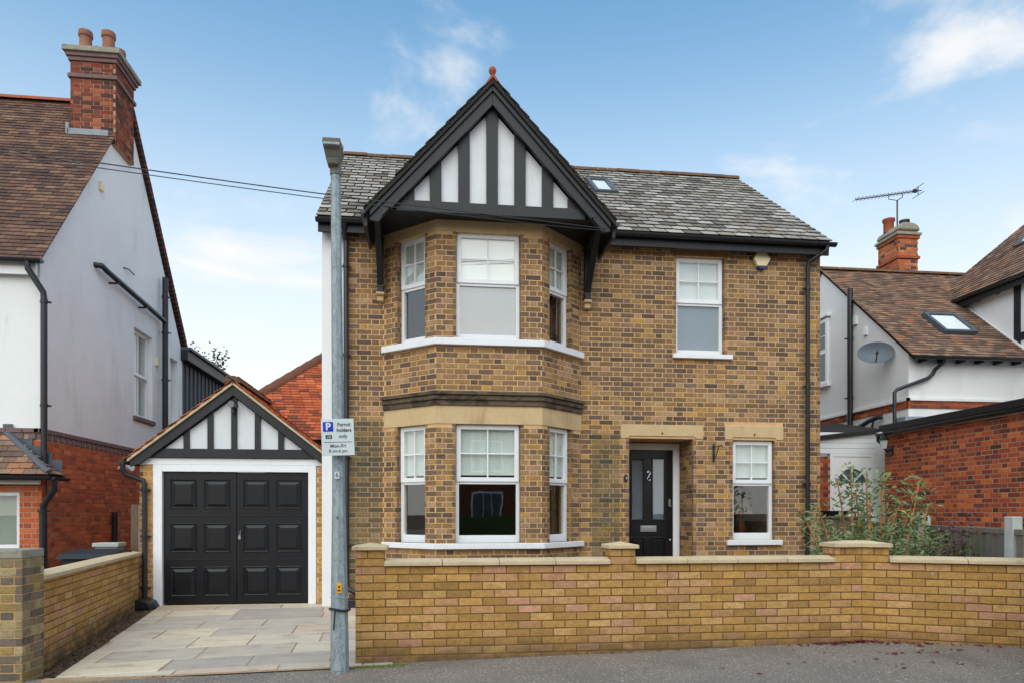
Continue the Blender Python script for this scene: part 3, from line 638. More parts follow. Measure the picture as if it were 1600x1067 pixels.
door = mb.build('front_door', 'door', H, bevel=.004)
for k in range(2):
    a = dx0 + st + k * (pw + mu); MB().fbox(frD, a + .02, a + pw - .02, -.026, -.02, 1.285, dz1 - .145).build('pane', 'glass', door, base=hb)
    MB().fbox(frD, a + .02, a + pw - .02, -.075, -.065, 1.27, dz1 - .13).build('pane_backing', 'film', door, base=hb)
xm = dx0 + dw / 2
ltr = MB().fbox(frD, xm - .135, xm + .135, 0, .010, 1.085, 1.185).build('letter_box', 'chrome', door, base=hb, bevel=.003)
MB().fbox(frD, xm - .11, xm + .11, .010, .016, 1.105, 1.165).build('letter_flap', 'chrome', ltr, base=hb, bevel=.003)
pts = [(xm - .028 * math.cos(t) * (1 if s_ > 0 else .9), dy - .03, 2.0 + .05 * s_ + .03 * math.sin(t)) for s_, t in [(1, a * .5) for a in range(0, 10)] + [(-1, 1.57 - a * .5) for a in range(0, 10)]]
MB().tube(pts, .008, 8).lathe([(.018, -.012), (.022, 0), (.018, .012)], (xm, dy - .015, 2.06), 10).build('door_knocker', 'chrome', door, base=hb, smooth=True)
MB().box(dx1 - .075, dx1 - .04, dy - .02, dy, 1.50, 1.62).tube([(dx1 - .058, dy - .03, 1.54), (dx1 - .058, dy - .03, 1.5), (dx1 - .03, dy - .03, 1.5)], .007, 8).build('door_lock', 'chrome', door, base=hb, bevel=.003)
MB().lathe([(.005, -.02), (.018, -.012), (.022, 0), (.018, .012), (.005, .02)], (dx1 - .055, dy - .025, .95), 12).build('door_knob', 'chrome', door, base=hb, smooth=True)
# main roof: slabs, slates, ridge
EY, EZ_, RY, RZ = 10.36, 5.63, 13.75, 8.2
S_ = Vector((0, RY - EY, RZ - EZ_)); SL = S_.length; S_.normalize(); nrm = Vector((0, -S_.z, S_.y))
mb = MB()
for sgn in (1, -1):
    y0 = EY if sgn > 0 else 2 * RY - EY
    mb.prism([(HX0 - .04, y0, EZ_), (HX1 + .04, y0, EZ_), (HX1 + .04, RY, RZ), (HX0 - .04, RY, RZ)], tuple(Vector((0, -S_.z * sgn, S_.y)) * -.06))
roof = mb.build('roof', 'roofdark', H)
rows = int(SL / .2)
def main_span(i):
    s_ = i * .2 + .1; y = EY + S_.y * s_
    if 12.2 < y < 13.02: return [(0, 2.98 + 1.55 - .02), (3.38 + 1.55, HX1 + .05 - HX0 + .04)]
    return [(0, HX1 - HX0 + .09)]
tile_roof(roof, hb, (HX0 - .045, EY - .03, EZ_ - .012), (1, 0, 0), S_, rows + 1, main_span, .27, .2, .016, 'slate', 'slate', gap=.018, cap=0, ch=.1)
TILE_CAP = [o for o in roof.children]
# individual slates: right-hand field nearest the eaves
for o in TILE_CAP: bpy.data.objects.remove(o, do_unlink=True)
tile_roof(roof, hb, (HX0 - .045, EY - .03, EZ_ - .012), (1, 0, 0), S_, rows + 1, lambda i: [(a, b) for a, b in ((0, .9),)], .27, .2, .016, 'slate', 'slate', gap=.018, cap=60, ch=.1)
def right_span(i):
    out = []
    for a, b in main_span(i):
        a = max(a, .905)
        if b > a: out.append((a, b))
    return out
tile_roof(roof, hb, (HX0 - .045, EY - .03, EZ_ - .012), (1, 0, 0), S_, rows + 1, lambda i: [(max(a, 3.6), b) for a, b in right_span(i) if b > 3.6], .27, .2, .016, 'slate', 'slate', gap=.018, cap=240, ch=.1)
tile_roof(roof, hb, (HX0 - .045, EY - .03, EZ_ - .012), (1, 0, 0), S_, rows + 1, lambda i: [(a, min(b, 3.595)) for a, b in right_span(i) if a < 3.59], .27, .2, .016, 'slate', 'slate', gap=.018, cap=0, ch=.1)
x = HX0 - .04; k = 0
while x < HX1 + .02:
    w = min(.44, HX1 + .05 - x); n = 8
    prof = [(.13 * math.cos(math.pi * i / n), .10 * math.sin(math.pi * i / n)) for i in range(n + 1)]
    dz = random.uniform(-.008, .008)
    vs_ = [(xx, RY + a, RZ - .03 + b * sc + dz) for xx in (x + .005, x + w) for sc in (1,) for a, b in prof]
    MB().add(vs_, [(i, i + 1, n + 2 + i, n + 1 + i) for i in range(n)] + [tuple(range(n + 1)), tuple(range(2 * n + 1, n, -1))]).build('ridge_tile', 'ridge', roof, base=hb, smooth=True)
    x += .445
# gutters, fascia, downpipes
def gutter(parent, a, b, r=.055, m='blackpl', name='gutter'):
    a, b = Vector(a), Vector(b); d = (b - a).normalized(); sd = d.cross(Vector((0, 0, 1))).normalized(); n = 10
    mb = MB(); vs_ = []
    for p in (a, b):
        for rr_ in (r, r - .006):
            vs_ += [p + sd * math.cos(math.pi + math.pi * i / n) * rr_ + Vector((0, 0, math.sin(math.pi + math.pi * i / n) * rr_)) for i in range(n + 1)]
    q = n + 1; fs = []
    for i in range(n): fs += [(i, i + 1, 2 * q + i + 1, 2 * q + i), (q + i, 3 * q + i, 3 * q + i + 1, q + i + 1)]
    for e in (0, 2 * q): fs += [(e + i, e + q + i, e + q + i + 1, e + i + 1) for i in range(n)]
    fs += [(0, 2 * q, 3 * q, q), (n, q + n, 3 * q + n, 2 * q + n)]
    fs += [tuple(range(q, 2 * q)), tuple(range(3 * q, 4 * q))]
    return mb.add(vs_, fs).build(name, m, parent, smooth=True)
MB().box(2.5, HX1 + .03, 10.40, 10.44, 5.44, 5.62).build('fascia', 'blackp', H, bevel=.004); MB().box(HX0 - .03, -.6, 10.40, 10.44, 5.44, 5.62).build('fascia', 'blackp', H, bevel=.004)
MB().box(2.45, HX1 + .02, 10.44, 10.6, 5.50, 5.52).box(HX0, -.6, 10.44, 10.6, 5.50, 5.52).build('soffit', 'blackp', H)
gutter(H, (2.5, 10.33, 5.61), (HX1 + .1, 10.33, 5.60)); gutter(H, (HX0 - .05, 10.33, 5.6), (-.72, 10.33, 5.61))
downpipe(H, [(6.24, 10.33, 5.58), (6.24, 10.33, 5.5), (6.03, 10.50, 5.36), (6.02, 10.52, 5.3), (6.02, 10.52, .02)], .034, [((6.02, 10.52, z), 0) for z in (4.95, 3.4, 1.85, 1.0)])
downpipe(H, [(-1.16, 10.36, 5.56), (-1.16, 10.38, 5.5), (-1.155, 10.52, 5.38), (-1.155, 10.525, 5.3), (-1.15, 10.525, .36), (-1.12, 10.5, .28), (-.95, 10.45, .2)], .038, [((-1.153, 10.522, z), 0) for z in (5.0, 3.7, 2.2, .9)])
# gable over the bay
GY, GX, GZ, SLP = 9.52, .905, 7.2, 1.085
def rake(x): return GZ - abs(x - GX) * SLP
# white panel with studs
zb = 5.60
MB().prism([(GX - (GZ - .28 - zb) / SLP, GY + .12, zb), (GX + (GZ - .28 - zb) / SLP, GY + .12, zb), (GX, GY + .12, GZ - .28)], (0, .08, 0)).build('gable_panel', 'panelw', H)
gp = H.children[-1] if False else None
for k in range(-3, 4):
    xc = GX + k * .385; hw = .078 if abs(k) < 3 else .1
    pts = [(xc - hw, zb), (xc + hw, zb), (xc + hw, rake(xc + hw) - .24), (xc, max(rake(xc) - .24, rake(xc + hw) - .24)), (xc - hw, rake(xc - hw) - .24)]
    if k: pts = [(xc - hw, zb), (xc + hw, zb), (xc + hw, rake(xc + hw) - .24), (xc - hw, rake(xc - hw) - .24)]
    if min(p[1] for p in pts[2:]) < zb + .02: pts = [(xc - hw * (1 if k > 0 else 1), zb), (xc + hw, zb), (xc - hw if k > 0 else xc + hw, zb + .17)]
    MB().prism([(a, GY + .075, b) for a, b in pts], (0, .045, 0)).build('stud', 'blackp', H, bevel=.004)
MB().box(GX - 1.3, GX + 1.3, GY + .06, GY + .16, 5.45, 5.602).build('tie_beam', 'blackp', H, bevel=.006)
# barge boards (two layers) and verge
for sgn in (-1, 1):
    ex = 1.64
    def P(d, off, y): return (GX + sgn * d, y, GZ - d * SLP - off)
    def rail(o0, o1, y0, y1, name, m, d1=ex, bev=.006):
        poly = [P(0, o0, y0), P(d1, o0, y0), P(d1, min(o1, o0 + 9), y0) if True else 0, P(max(0, d1 - .28) if o1 > .2 else d1, o1, y0), P(0, o1, y0)]
        if o1 > .2: poly = [P(0, o0, y0), P(d1, o0, y0), (GX + sgn * d1, y0, GZ - d1 * SLP - .14), (GX + sgn * (d1 - .12), y0, GZ - d1 * SLP - .14 - .02), P(d1 - .13, o1, y0), P(0, o1, y0)]
        else: poly = [P(0, o0, y0), P(d1, o0, y0), P(d1, o1, y0), P(0, o1, y0)]
        MB().prism(poly, (0, y1 - y0, 0)).build(name, m, H, bevel=bev)
    rail(.03, .275, GY, GY + .05, 'barge_board', 'blackp')
    rail(.02, .10, GY - .03, GY - .001, 'verge_moulding', 'blackp')
    rail(.245, .285, GY - .015, GY + .0505, 'barge_bead', 'blackp', d1=ex - .16)
    # roof slope of the gable: slab back to the main roof
    x1 = GX + sgn * 1.70; z1 = GZ + .05 - 1.70 * SLP
    yv = EY + (GZ + .05 - EZ_) / (S_.z / S_.y) + .15; ye = EY + .25
    MB().prism([(GX, GY - .06, GZ + .045), (x1, GY - .06, z1), (x1, ye, z1), (GX, yv, GZ + .045)], (0, 0, -.06)).build('gable_roof', 'roofdark', H)
    Sg = Vector((-sgn, 0, SLP)).normalized(); LG = 1.70 * math.hypot(1, SLP)
    def gsp(i, sgn=sgn):
        f = min(1, (i + 1) * .2 / LG); a, b = 0, (ye - GY + .06) + (yv - ye) * f
        return (a, b) if sgn > 0 else (-b, -a)
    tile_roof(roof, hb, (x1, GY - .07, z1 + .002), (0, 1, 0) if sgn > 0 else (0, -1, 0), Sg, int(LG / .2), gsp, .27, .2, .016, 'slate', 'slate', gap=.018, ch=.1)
    gx = GX + sgn * 1.72
    gutter(H, (gx, GY - .04, z1 - .01), (gx, GY + .95, z1 - .01), .05)
    MB().box(gx - sgn * .02 - .02, gx - sgn * .02 + .02, GY + .05, 10.42, 5.22, z1 - .05).build('gable_fascia', 'blackp', H)
MB().box(GX - 1.62, GX + 1.62, GY + .16, FY, 5.50, 5.515).build('gable_soffit', 'blackp', H)
# finial on the gable ridge
MB().prism([(GX - .13, GY - .07, GZ - .08), (GX, GY - .07, GZ + .06), (GX + .13, GY - .07, GZ - .08), (GX + .09, GY - .07, GZ - .01), (GX + .03, GY - .07, GZ + .08), (GX, GY - .07, GZ + .1), (GX - .03, GY - .07, GZ + .08), (GX - .09, GY - .07, GZ - .01)][::1], (0, .3, 0)).lathe([(.03, .05), (.022, .11), (.022, .14), (.04, .165), (.052, .195), (.05, .22), (.036, .245), (.014, .254)], (GX, GY + .03, GZ), 14).build('finial', 'terra', H, smooth=True)
# gallows brackets
for bx in (-.66, 2.45):
    pts = [Vector((bx, 10.50, 4.66)), Vector((bx, 10.42, 4.78)), Vector((bx, 10.22, 5.0)), Vector((bx, 9.95, 5.28)), Vector((bx, 9.74, 5.44))]
    mb = MB(); mb.box(bx - .045, bx + .045, 10.47, 10.585, 4.62, 5.5); mb.box(bx - .044, bx + .044, 9.56, 10.47, 5.38, 5.5)
    w = .04; vs_ = []
    for p in pts: vs_ += [(bx - w, p.y, p.z), (bx + w, p.y, p.z), (bx + w, p.y + .07, p.z + .05), (bx - w, p.y + .07, p.z + .05)]
    mb.add(vs_, [(4 * i + k, 4 * i + (k + 1) % 4, 4 * i + 4 + (k + 1) % 4, 4 * i + 4 + k) for i in range(4) for k in range(4)] + [(0, 3, 2, 1), (16, 17, 18, 19)])
    br = mb.build('gallows_bracket', 'blackp', H, bevel=.006)
    MB().box(bx - .06, bx + .06, 10.45, 10.6, 4.58, 4.62).box(bx - .045, bx + .045, 10.5, 10.6, 4.5, 4.58).build('corbel', 'stone', br, base=hb, bevel=.01)
    MB().box(bx - .05, bx + .05, 10.462, 10.59, 4.7, 4.73).build('strap', 'blackpl', br, base=hb)
# roof window
def roof_window(parent, base, O, A, S, w, h, z=.03):
    O, A, S = Vector(O), Vector(A), Vector(S); Nn = A.cross(S).normalized(); Nn = -Nn if Nn.z < 0 else Nn
    def bx(mb, a0, a1, s0, s1, n0, n1):
        P = lambda a, s_, n_: O + A * a + S * s_ + Nn * n_
        return mb.add([P(a0, s0, n0), P(a1, s0, n0), P(a1, s1, n0), P(a0, s1, n0), P(a0, s0, n1), P(a1, s0, n1), P(a1, s1, n1), P(a0, s1, n1)], [(0, 3, 2, 1), (4, 5, 6, 7), (0, 1, 5, 4), (1, 2, 6, 5), (2, 3, 7, 6), (3, 0, 4, 7)])
    mb = MB(); f = .07
    bx(mb, 0, f, 0, h, -.02, z + .05); bx(mb, w - f, w, 0, h, -.02, z + .05); bx(mb, f, w - f, 0, f, -.02, z + .049); bx(mb, f, w - f, h - f, h, -.02, z + .049)
    o = mb.build('roof_window', 'darklead', parent, base=base, bevel=.006)
    mb = MB(); bx(mb, f, w - f, f, h - f, z + .02, z + .025); mb.build('pane', 'skyglass', o, base=base)
    mb = MB(); bx(mb, f, w - f, f, h - f, z - .01, z + .005); mb.build('pane_backing', 'blind', o, base=base)  # white sheet added under the glass in place of a sky reflection
    return o
roof_window(H, hb, (2.98, 12.2, EZ_ + (12.2 - EY) * S_.z / S_.y), (1, 0, 0), S_, .42, 1.0)
# low things fixed to the house
t = thing('alarm_box', (5.26, 10.6, 5.22), 'cream hexagonal alarm box with dark blue base under the eaves', 'alarm box')
hexp = [(5.13, 5.39), (5.19, 5.49), (5.33, 5.49), (5.405, 5.39), (5.34, 5.27), (5.19, 5.27)]
MB().prism([(a, 10.52, b) for a, b in hexp], (0, .075, 0)).build('alarm_body', 'cream', t, bevel=.012)
MB().prism([(5.20, 10.525, 5.27), (5.33, 10.525, 5.27), (5.31, 10.525, 5.222), (5.22, 10.525, 5.222)], (0, .07, 0)).build('alarm_strobe', 'bluepl', t, bevel=.01)
t = thing('hanging_basket_bracket', (4.5, 10.6, 2.2), 'small black iron hanging basket bracket between front door and ground-floor window', 'bracket')
MB().box(4.475, 4.505, 10.575, 10.592, 2.2, 2.47).tube([(4.49, 10.58, 2.42), (4.5, 10.45, 2.43), (4.51, 10.33, 2.43), (4.515, 10.3, 2.40)], .008, 8).tube([(4.49, 10.58, 2.24), (4.5, 10.5, 2.3), (4.505, 10.42, 2.42)], .007, 8).build('bracket_arm', 'blackpl', t)
t = thing('door_bell', (3.07, 10.6, 1.88), 'oval black doorbell with a silver button beside the front door', 'doorbell')
MB().prism([(3.07 + .032 * math.cos(a), 10.575, 1.93 + .06 * math.sin(a)) for a in [i * math.pi / 8 for i in range(16)]], (0, .02, 0)).build('bell_plate', 'blackpl', t, bevel=.004)
MB().prism([(3.08 + .014 * math.cos(a), 10.568, 1.93 + .02 * math.sin(a)) for a in [i * math.pi / 6 for i in range(12)]], (0, .01, 0)).build('bell_button', 'chrome', t)
MB().tube([(5.55, 10.6, 3.17), (5.55, 10.53, 3.17), (5.56, 10.52, 3.2)], .006, 6).build('wall_hook', 'blackpl', H)
for (x0, x1, z0, z1, lab) in ((-1.11, -.66, .3, 2.76, 'green wire climbing mesh on the brickwork left of the bay'), (2.545, 2.985, .3, 2.6, 'green wire climbing mesh on the brickwork between bay and front door')):
    t = thing('wire_trellis', (x0, 10.57, z0), lab, 'trellis', 'green wire trellises on the house wall'); s_ = .05
    mb = MB(); i = x0
    while i <= x1 + .001: mb.box(i - .0022, i + .0022, 10.575, 10.5786, z0, z1); i += s_
    mb.build('vertical_wires', 'wire', t); mb = MB(); i = z0
    while i <= z1: mb.box(x0 - .01, x1 + .01, 10.579, 10.5822, i - .0022, i + .0022); i += s_
    mb.build('horizontal_wires', 'wire', t)
MB().box(-1.2, -.98, 10.35, 10.58, -.1, .14).build('gully', 'blackpl', H, bevel=.01)
# things seen inside the ground-floor window
t = thing('table_lamp', (5.42, 11.6, .32), 'table lamp with cream shade inside the ground-floor window', 'lamp')
MB().lathe([(.2, 1.05), (.09, 1.38)], (5.42, 11.6, .32), 20).build('lamp_shade', 'shade', t, smooth=True)
MB().lathe([(.09, 0), (.09, .03), (.02, .06), (.05, .75), (.07, .85), (.02, 1.0), (.01, 1.1)], (5.42, 11.6, .32), 14).build('lamp_base', 'terra', t, smooth=True)
t = thing('sofa', (4.95, 12.4, .32), 'dark sofa in the room behind the ground-floor window', 'sofa')
MB().box(4.45, 5.5, 12.1, 12.9, .34, .75).build('seat', 'sofa', t, bevel=.05); MB().box(4.45, 5.5, 12.85, 13.1, .34, 1.25).build('backrest', 'sofa', t, bevel=.05)

# ------------------------------------------------------------------ garage
GA = thing('garage', (-2.8, 10.85, 0), 'small garage with panelled black double door and half-timbered tiled gable', 'garage')
gb = BASE[GA.name]; gy = 10.85; frG = Fr(-4.14, gy, 0); GW_ = 2.63
gop = [(.19, GW_ - .12, -.2, 2.10)]
mb = MB(); grid_wall(mb, frG, GW_, -.1, 2.2, gop, .22, N8); mb.box(-4.14, -4.0, gy + .22, 15.2, -.1, 2.2); mb.box(-1.75, -1.62, gy + .3, 15.2, -.1, 2.2); mb.box(-4.14, -1.62, 15.0, 15.2, -.1, 2.2)
gw = mb.build('wall', 'mortar', GA)
gr = lay(frG, GW_, -.1, 2.2, gop, shift=-.04, pal='buff') + lay(Fr(-4.14, 15.2, R(-90)), 4.35, -.1, 2.2, pal='stock')
place_bricks(gr, gw, 'stock', cap=70, base=gb)
# white door frame
mb = MB(); mb.fbox(frG, .19, .315, -.1, .012, .02, 2.10); mb.fbox(frG, GW_ - .235, GW_ - .12, -.1, .012, .02, 2.10); mb.fbox(frG, .0, GW_, -.06, .0125, 2.10, 2.2); mb.fbox(frG, .315, GW_ - .235, -.1, .011, 2.0, 2.10)
mb.build('door_frame', 'white', GA, bevel=.006)
MB().fbox(frG, .25, GW_ - .15, -.2, .05, -.05, .035).build('threshold', 'coping', GA, bevel=.01)
du0, du1, dzz0, dzz1 = .325, GW_ - .245, .05, 1.995
for k in range(2):
    a = du0 + k * (du1 - du0) / 2 + .003; b = a + (du1 - du0) / 2 - .006; n0 = -.035
    mb = MB(); mb.fbox(frG, a, b, n0 - .04, n0, dzz0, dzz1); dr = mb.build('garage_door', 'gdoor', GA, bevel=.004)
    for zz_ in (dzz0 + .65, dzz0 + 1.3):
        MB().fbox(frG, a + .01, b - .01, n0, n0 + .006, zz_ - .006, zz_ + .006).build('rail_bead', 'gdoor', dr, base=gb, bevel=.002)
    pw_ = (b - a - .28) / 2
    for r_ in range(3):
        for c_ in range(2):
            p0 = a + .09 + c_ * (pw_ + .1); q0 = dzz0 + .11 + r_ * .645; p1, q1 = p0 + pw_, q0 + .44
            mb = MB(); P = frG.p
            # raised-and-fielded panel: sunk groove then raised field
            ring = [(0, n0 + .001), (.012, n0 + .012), (.026, n0 + .001), (.034, n0 + .001), (.075, n0 + .022)]
            vs_ = []
            for ins, nn in ring: vs_ += [P(p0 + ins, nn, q0 + ins), P(p1 - ins, nn, q0 + ins), P(p1 - ins, nn, q1 - ins), P(p0 + ins, nn, q1 - ins)]
            fs = [(4 * i + e, 4 * i + (e + 1) % 4, 4 * i + 4 + (e + 1) % 4, 4 * i + 4 + e) for i in range(len(ring) - 1) for e in range(4)] + [tuple(range(4 * len(ring) - 4, 4 * len(ring)))]
            mb.add(vs_, fs).build('door_panel', 'gdoor', dr, base=gb)
    if k == 1:
        MB().fbox(frG, a + .02, a + .055, n0, n0 + .012, 1.0, 1.13).build('lock_plate', 'chrome', dr, base=gb, bevel=.003)
        MB().tube([frG.p(a + .037, n0 + .01, 1.13), frG.p(a + .037, n0 + .05, 1.13), frG.p(a + .037, n0 + .055, 1.06)], .011, 8).build('handle', 'blackpl', dr, base=gb, smooth=True)
# gable
gx0, gx1, gxa, gza, gze = -4.25, -1.40, -2.803, 3.30, 2.17
sl = (gza - gze) / (gxa - gx0)
zt = 2.335
MB().prism([(gxa - (gza - .2 - zt) / sl, gy - .02, zt), (gxa + (gza - .2 - zt) / sl, gy - .02, zt), (gxa, gy - .02, gza - .2)], (0, .1, 0)).build('gable_panel', 'panelw', GA)
for k in range(-3, 4):
    xc = gxa + k * .335; hw = .042; top = lambda x: gza - abs(x - gxa) * sl - .17
    if top(xc - hw if k < 0 else xc + hw) > zt + .02 or k == 0:
        MB().prism([(xc - hw, gy - .05, zt), (xc + hw, gy - .05, zt), (xc + hw, gy - .05, top(xc + hw)), (xc - hw, gy - .05, top(xc - hw))], (0, .03, 0)).build('stud', 'blackp', GA, bevel=.003)
MB().box(gx0 + .12, gx1 - .12, gy - .055, gy + .05, 2.202, zt).build('tie_beam', 'blackp', GA, bevel=.004)
for sgn in (-1, 1):
    d1 = 1.43
    P = lambda d, off, y: (gxa + sgn * d, y, gza - d * sl - off)
    MB().prism([P(0, .03, gy - .1), P(d1, .03, gy - .1), P(d1, .12, gy - .1), P(d1 - .14, .185, gy - .1), P(0, .185, gy - .1)], (0, .045, 0)).build('barge_board', 'blackp', GA, bevel=.004)
    MB().prism([P(0, -.015, gy - .13), P(d1 + .03, -.015, gy - .13), P(d1 + .03, .03, gy - .13), P(0, .03, gy - .13)], (0, .16, 0)).build('verge_undercloak', 'coping', GA, bevel=.003)
    MB().prism([P(0, -.02, gy - .11), P(d1 + .06, -.02, gy - .11), P(d1 + .06, .03, gy - .11), P(0, .03, gy - .11)], (0, 4.5, 0)).build('roof', 'roofdark', GA)
    Sg = Vector((-sgn, 0, sl)).normalized(); LG = (d1 + .08) * math.hypot(1, sl); ox = gxa + sgn * (d1 + .08)
    tile_roof(GA, gb, (ox, gy - .15, gza + .022 - (d1 + .08) * sl), (0, 1, 0) if sgn > 0 else (0, -1, 0), Sg, int(LG / .1) + 1, (lambda i: (0, 4.4)) if sgn > 0 else (lambda i: (-4.4, 0)), .165, .1, .013, 'otile', 'otile', name='roof_tile')
    ex = gxa + sgn * (d1 + .12); gutter(GA, (ex, gy - .1, 2.15), (ex, gy + 3.5, 2.15), .05)
for k in range(10):
    y = gy - .15 + k * .45; n = 8; prof = [(.12 * math.cos(math.pi * i / n), .10 * math.sin(math.pi * i / n)) for i in range(n + 1)]
    vs_ = [(gxa + a, yy, gza + .0 + b) for yy in (y, y + .445) for a, b in prof]
    MB().add(vs_, [(i, i + 1, n + 2 + i, n + 1 + i) for i in range(n)] + [tuple(range(n + 1)), tuple(range(2 * n + 1, n, -1))]).build('ridge_tile', 'ridge', GA, smooth=True)
downpipe(GA, [(-4.33, gy - .1, 2.12), (-4.33, gy - .1, 2.02), (-4.30, gy - .08, 1.95), (-4.06, gy - .06, 1.86), (-4.045, gy - .06, 1.8), (-4.045, gy - .06, .1)], .036, [((-4.045, gy - .06, z), 0) for z in (1.72, 1.05, .3)])
MB().prism([(-4.25, gy - .35, .03), (-3.85, gy - .35, .03), (-3.9, gy - .35, .12), (-4.02, gy - .35, .17), (-4.2, gy - .35, .12)], (0, .38, 0)).build('gully', 'blackpl', GA, bevel=.008)
t = thing('garage_lamp', (gxa, gy - .02, 2.9), 'black round bulkhead lamp at the top of the garage gable', 'lamp')
MB().tube([(gxa, gy + .0, 2.98), (gxa, gy - .2, 2.98)], .055, 14).build('lamp_body', 'blackpl', t, smooth=True); MB().tube([(gxa, gy - .19, 2.975), (gxa, gy - .215, 2.97)], .045, 14).build('lens', 'chrome', t, smooth=True)
MB().box(gxa - .02, gxa + .02, gy - .12, gy - .06, 2.85, 2.95).build('sensor', 'blackpl', t, bevel=.006)
# orange tiled roof behind the garage
RB = thing('rear_extension', (-2.3, 13, 0), 'orange clay tiled hipped roof of the low extension behind the garage', 'extension')
rb = BASE[RB.name]
MB().box(-2.9, -1.55, 13.3, 18, 0, 3.3).build('wall', 'mortar', RB)
SE = Vector((0, 1.6, 1.18)).normalized(); LR = 2.35
MB().prism([(-3.25, 11.9, 3.15 - .8 * SE.z / SE.y), (-1.52, 11.9, 3.15 - .8 * SE.z / SE.y), (-1.52, 12.7, 3.15), (-1.52, 12.7 + SE.y * LR, 3.15 + SE.z * LR), (-1.96, 12.7 + SE.y * LR, 3.15 + SE.z * LR), (-3.25, 12.7, 3.15)], (0, 0, -.06)).build('roof_slope', 'roofdark', RB)
MB().prism([(-3.25, 12.7, 3.14), (-1.96, 12.7 + SE.y * LR, 3.14 + SE.z * LR), (-1.96, 18, 3.14 + SE.z * LR), (-3.25, 18, 3.14)], (0, 0, -.06)).build('roof_slope', 'roofdark', RB)
tile_roof(RB, rb, (-3.25, 12.66 - SE.y, 3.17 - SE.z), (1, 0, 0), SE, 34, lambda i: (max(0, (i - 10) * .1 * 1.29 / LR), 1.72), .165, .1, .013, 'otile', 'otile', name='roof_tile')
hipd = Vector((1.29, SE.y * LR, SE.z * LR)); nH = 9
for k in range(nH):
    a = Vector((-3.25, 12.7, 3.17)) + hipd * (k / nH); b = Vector((-3.25, 12.7, 3.17)) + hipd * ((k + 1.06) / nH) + Vector((0, 0, .015))
    d = (b - a).normalized(); sd_ = d.cross(Vector((0, 0, 1))).normalized(); up = sd_.cross(d); n = 8; vs_ = []
    for q in (a, b): vs_ += [q + sd_ * .13 * math.cos(math.pi * i / n) + up * .1 * math.sin(math.pi * i / n) for i in range(n + 1)]
    MB().add(vs_, [(i, i + 1, n + 2 + i, n + 1 + i) for i in range(n)] + [tuple(range(n + 1)), tuple(range(2 * n + 1, n, -1))]).build('hip_tile', mat('hip_tile_clay', (112, 74, 58), .9, .25, (6, 6, 6), .2, 60, .4) if k == 0 else bpy.data.materials['hip_tile_clay'], RB, smooth=True)

# ------------------------------------------------------------------ left neighbour
LH = thing('neighbour_house', (-7.5, 11.05, 0), 'white rendered gabled house with red brick base and brown tiled roof beside the garage', 'house')
lb_ = BASE[LH.name]; LX = -5.59; LY0, LY1 = 11.05, 17.1; SLR = 1.255
frS = Fr(LX, LY0, R(90)); frF = Fr(-10.5, LY0, 0)
wop = [(14.40 - LY0, 15.30 - LY0, 3.27, 4.98), (16.32 - LY0, 16.8 - LY0, 3.4, 4.82)]
mb = MB(); grid_wall(mb, frS, LY1 - LY0, -.1, 5.0, wop, .3); grid_wall(mb, frF, 10.5 + LX - .3, -.1, 5.02, [], .3)
mb.box(-10.5, LX - .3, LY1 - .3, LY1, -.1, 5.02); mb.box(-10.5, -10.2, LY0, LY1, -.1, 5.02)
apy, apz = 14.15, 9.07
mb.prism([(LX, LY0, 5.06), (LX, LY0, 5.0), (LX, LY1, 5.0), (LX, LY1, 5.06), (LX, apy, apz - .12)], (-.3, 0, 0))
lw = mb.build('wall', 'render', LH)
MB().box(LX - 1.6, LX - 1.5, LY0 + .3, LY1, 2.9, 5.2).box(-10, LX - .3, LY0 + .3, LY1 - .3, 2.9, 3.0).build('interior', 'inside', LH)
# brick base, faces 3 cm proud
lr = lay(Fr(LX + .03, LY0 - .03, R(90)), LY1 - LY0, -.1, 2.45, pal='red') + lay(Fr(-7.6, LY0 - .03, 0), 7.6 + LX + .03, -.1, 2.45, pal='red')
mb = MB(); mb.box(LX - .01, LX + .022, LY0 - .02, LY1, -.1, 2.47); mb.box(-7.6, LX + .022, LY0 - .022, LY0 + .01, -.1, 2.47); bb = mb.build('brick_base', 'mortar_r', LH)
place_bricks(lr, bb, 'red', cap=260, base=lb_)
dent = lay(Fr(LX + .06, LY0 - .06, R(90)), LY1 - LY0 + .03, 2.555, 2.63, pal='red', bond='stretcher') + lay(Fr(-7.6, LY0 - .06, 0), 7.6 + LX + .06, 2.555, 2.63, pal='red', bond='stretcher')
mb = MB()
for fr, a, b, z0, z1, c, pr in dent: mb.fbox(fr, a, b, -.12, 0, z0, z1)
for k in range(36):
    mb.fbox(Fr(LX + .05, LY0 - .05, R(90)), k * .17 + .02, k * .17 + .115, -.1, 0, 2.47, 2.55)
for k in range(12): mb.fbox(Fr(-7.6, LY0 - .05, 0), k * .17, k * .17 + .1, -.1, 0, 2.47, 2.55)
mb.build('dentil_course', 'purpletile', bb, base=lb_, bevel=.004)
MB().box(-7.6, LX + .03, LY0 - .028, LY0 + .01, 2.47, 2.555).box(LX - .01, LX + .03, LY0 - .02, LY1, 2.47, 2.555).build('dentil_backing', 'mortar_r', bb, base=lb_)
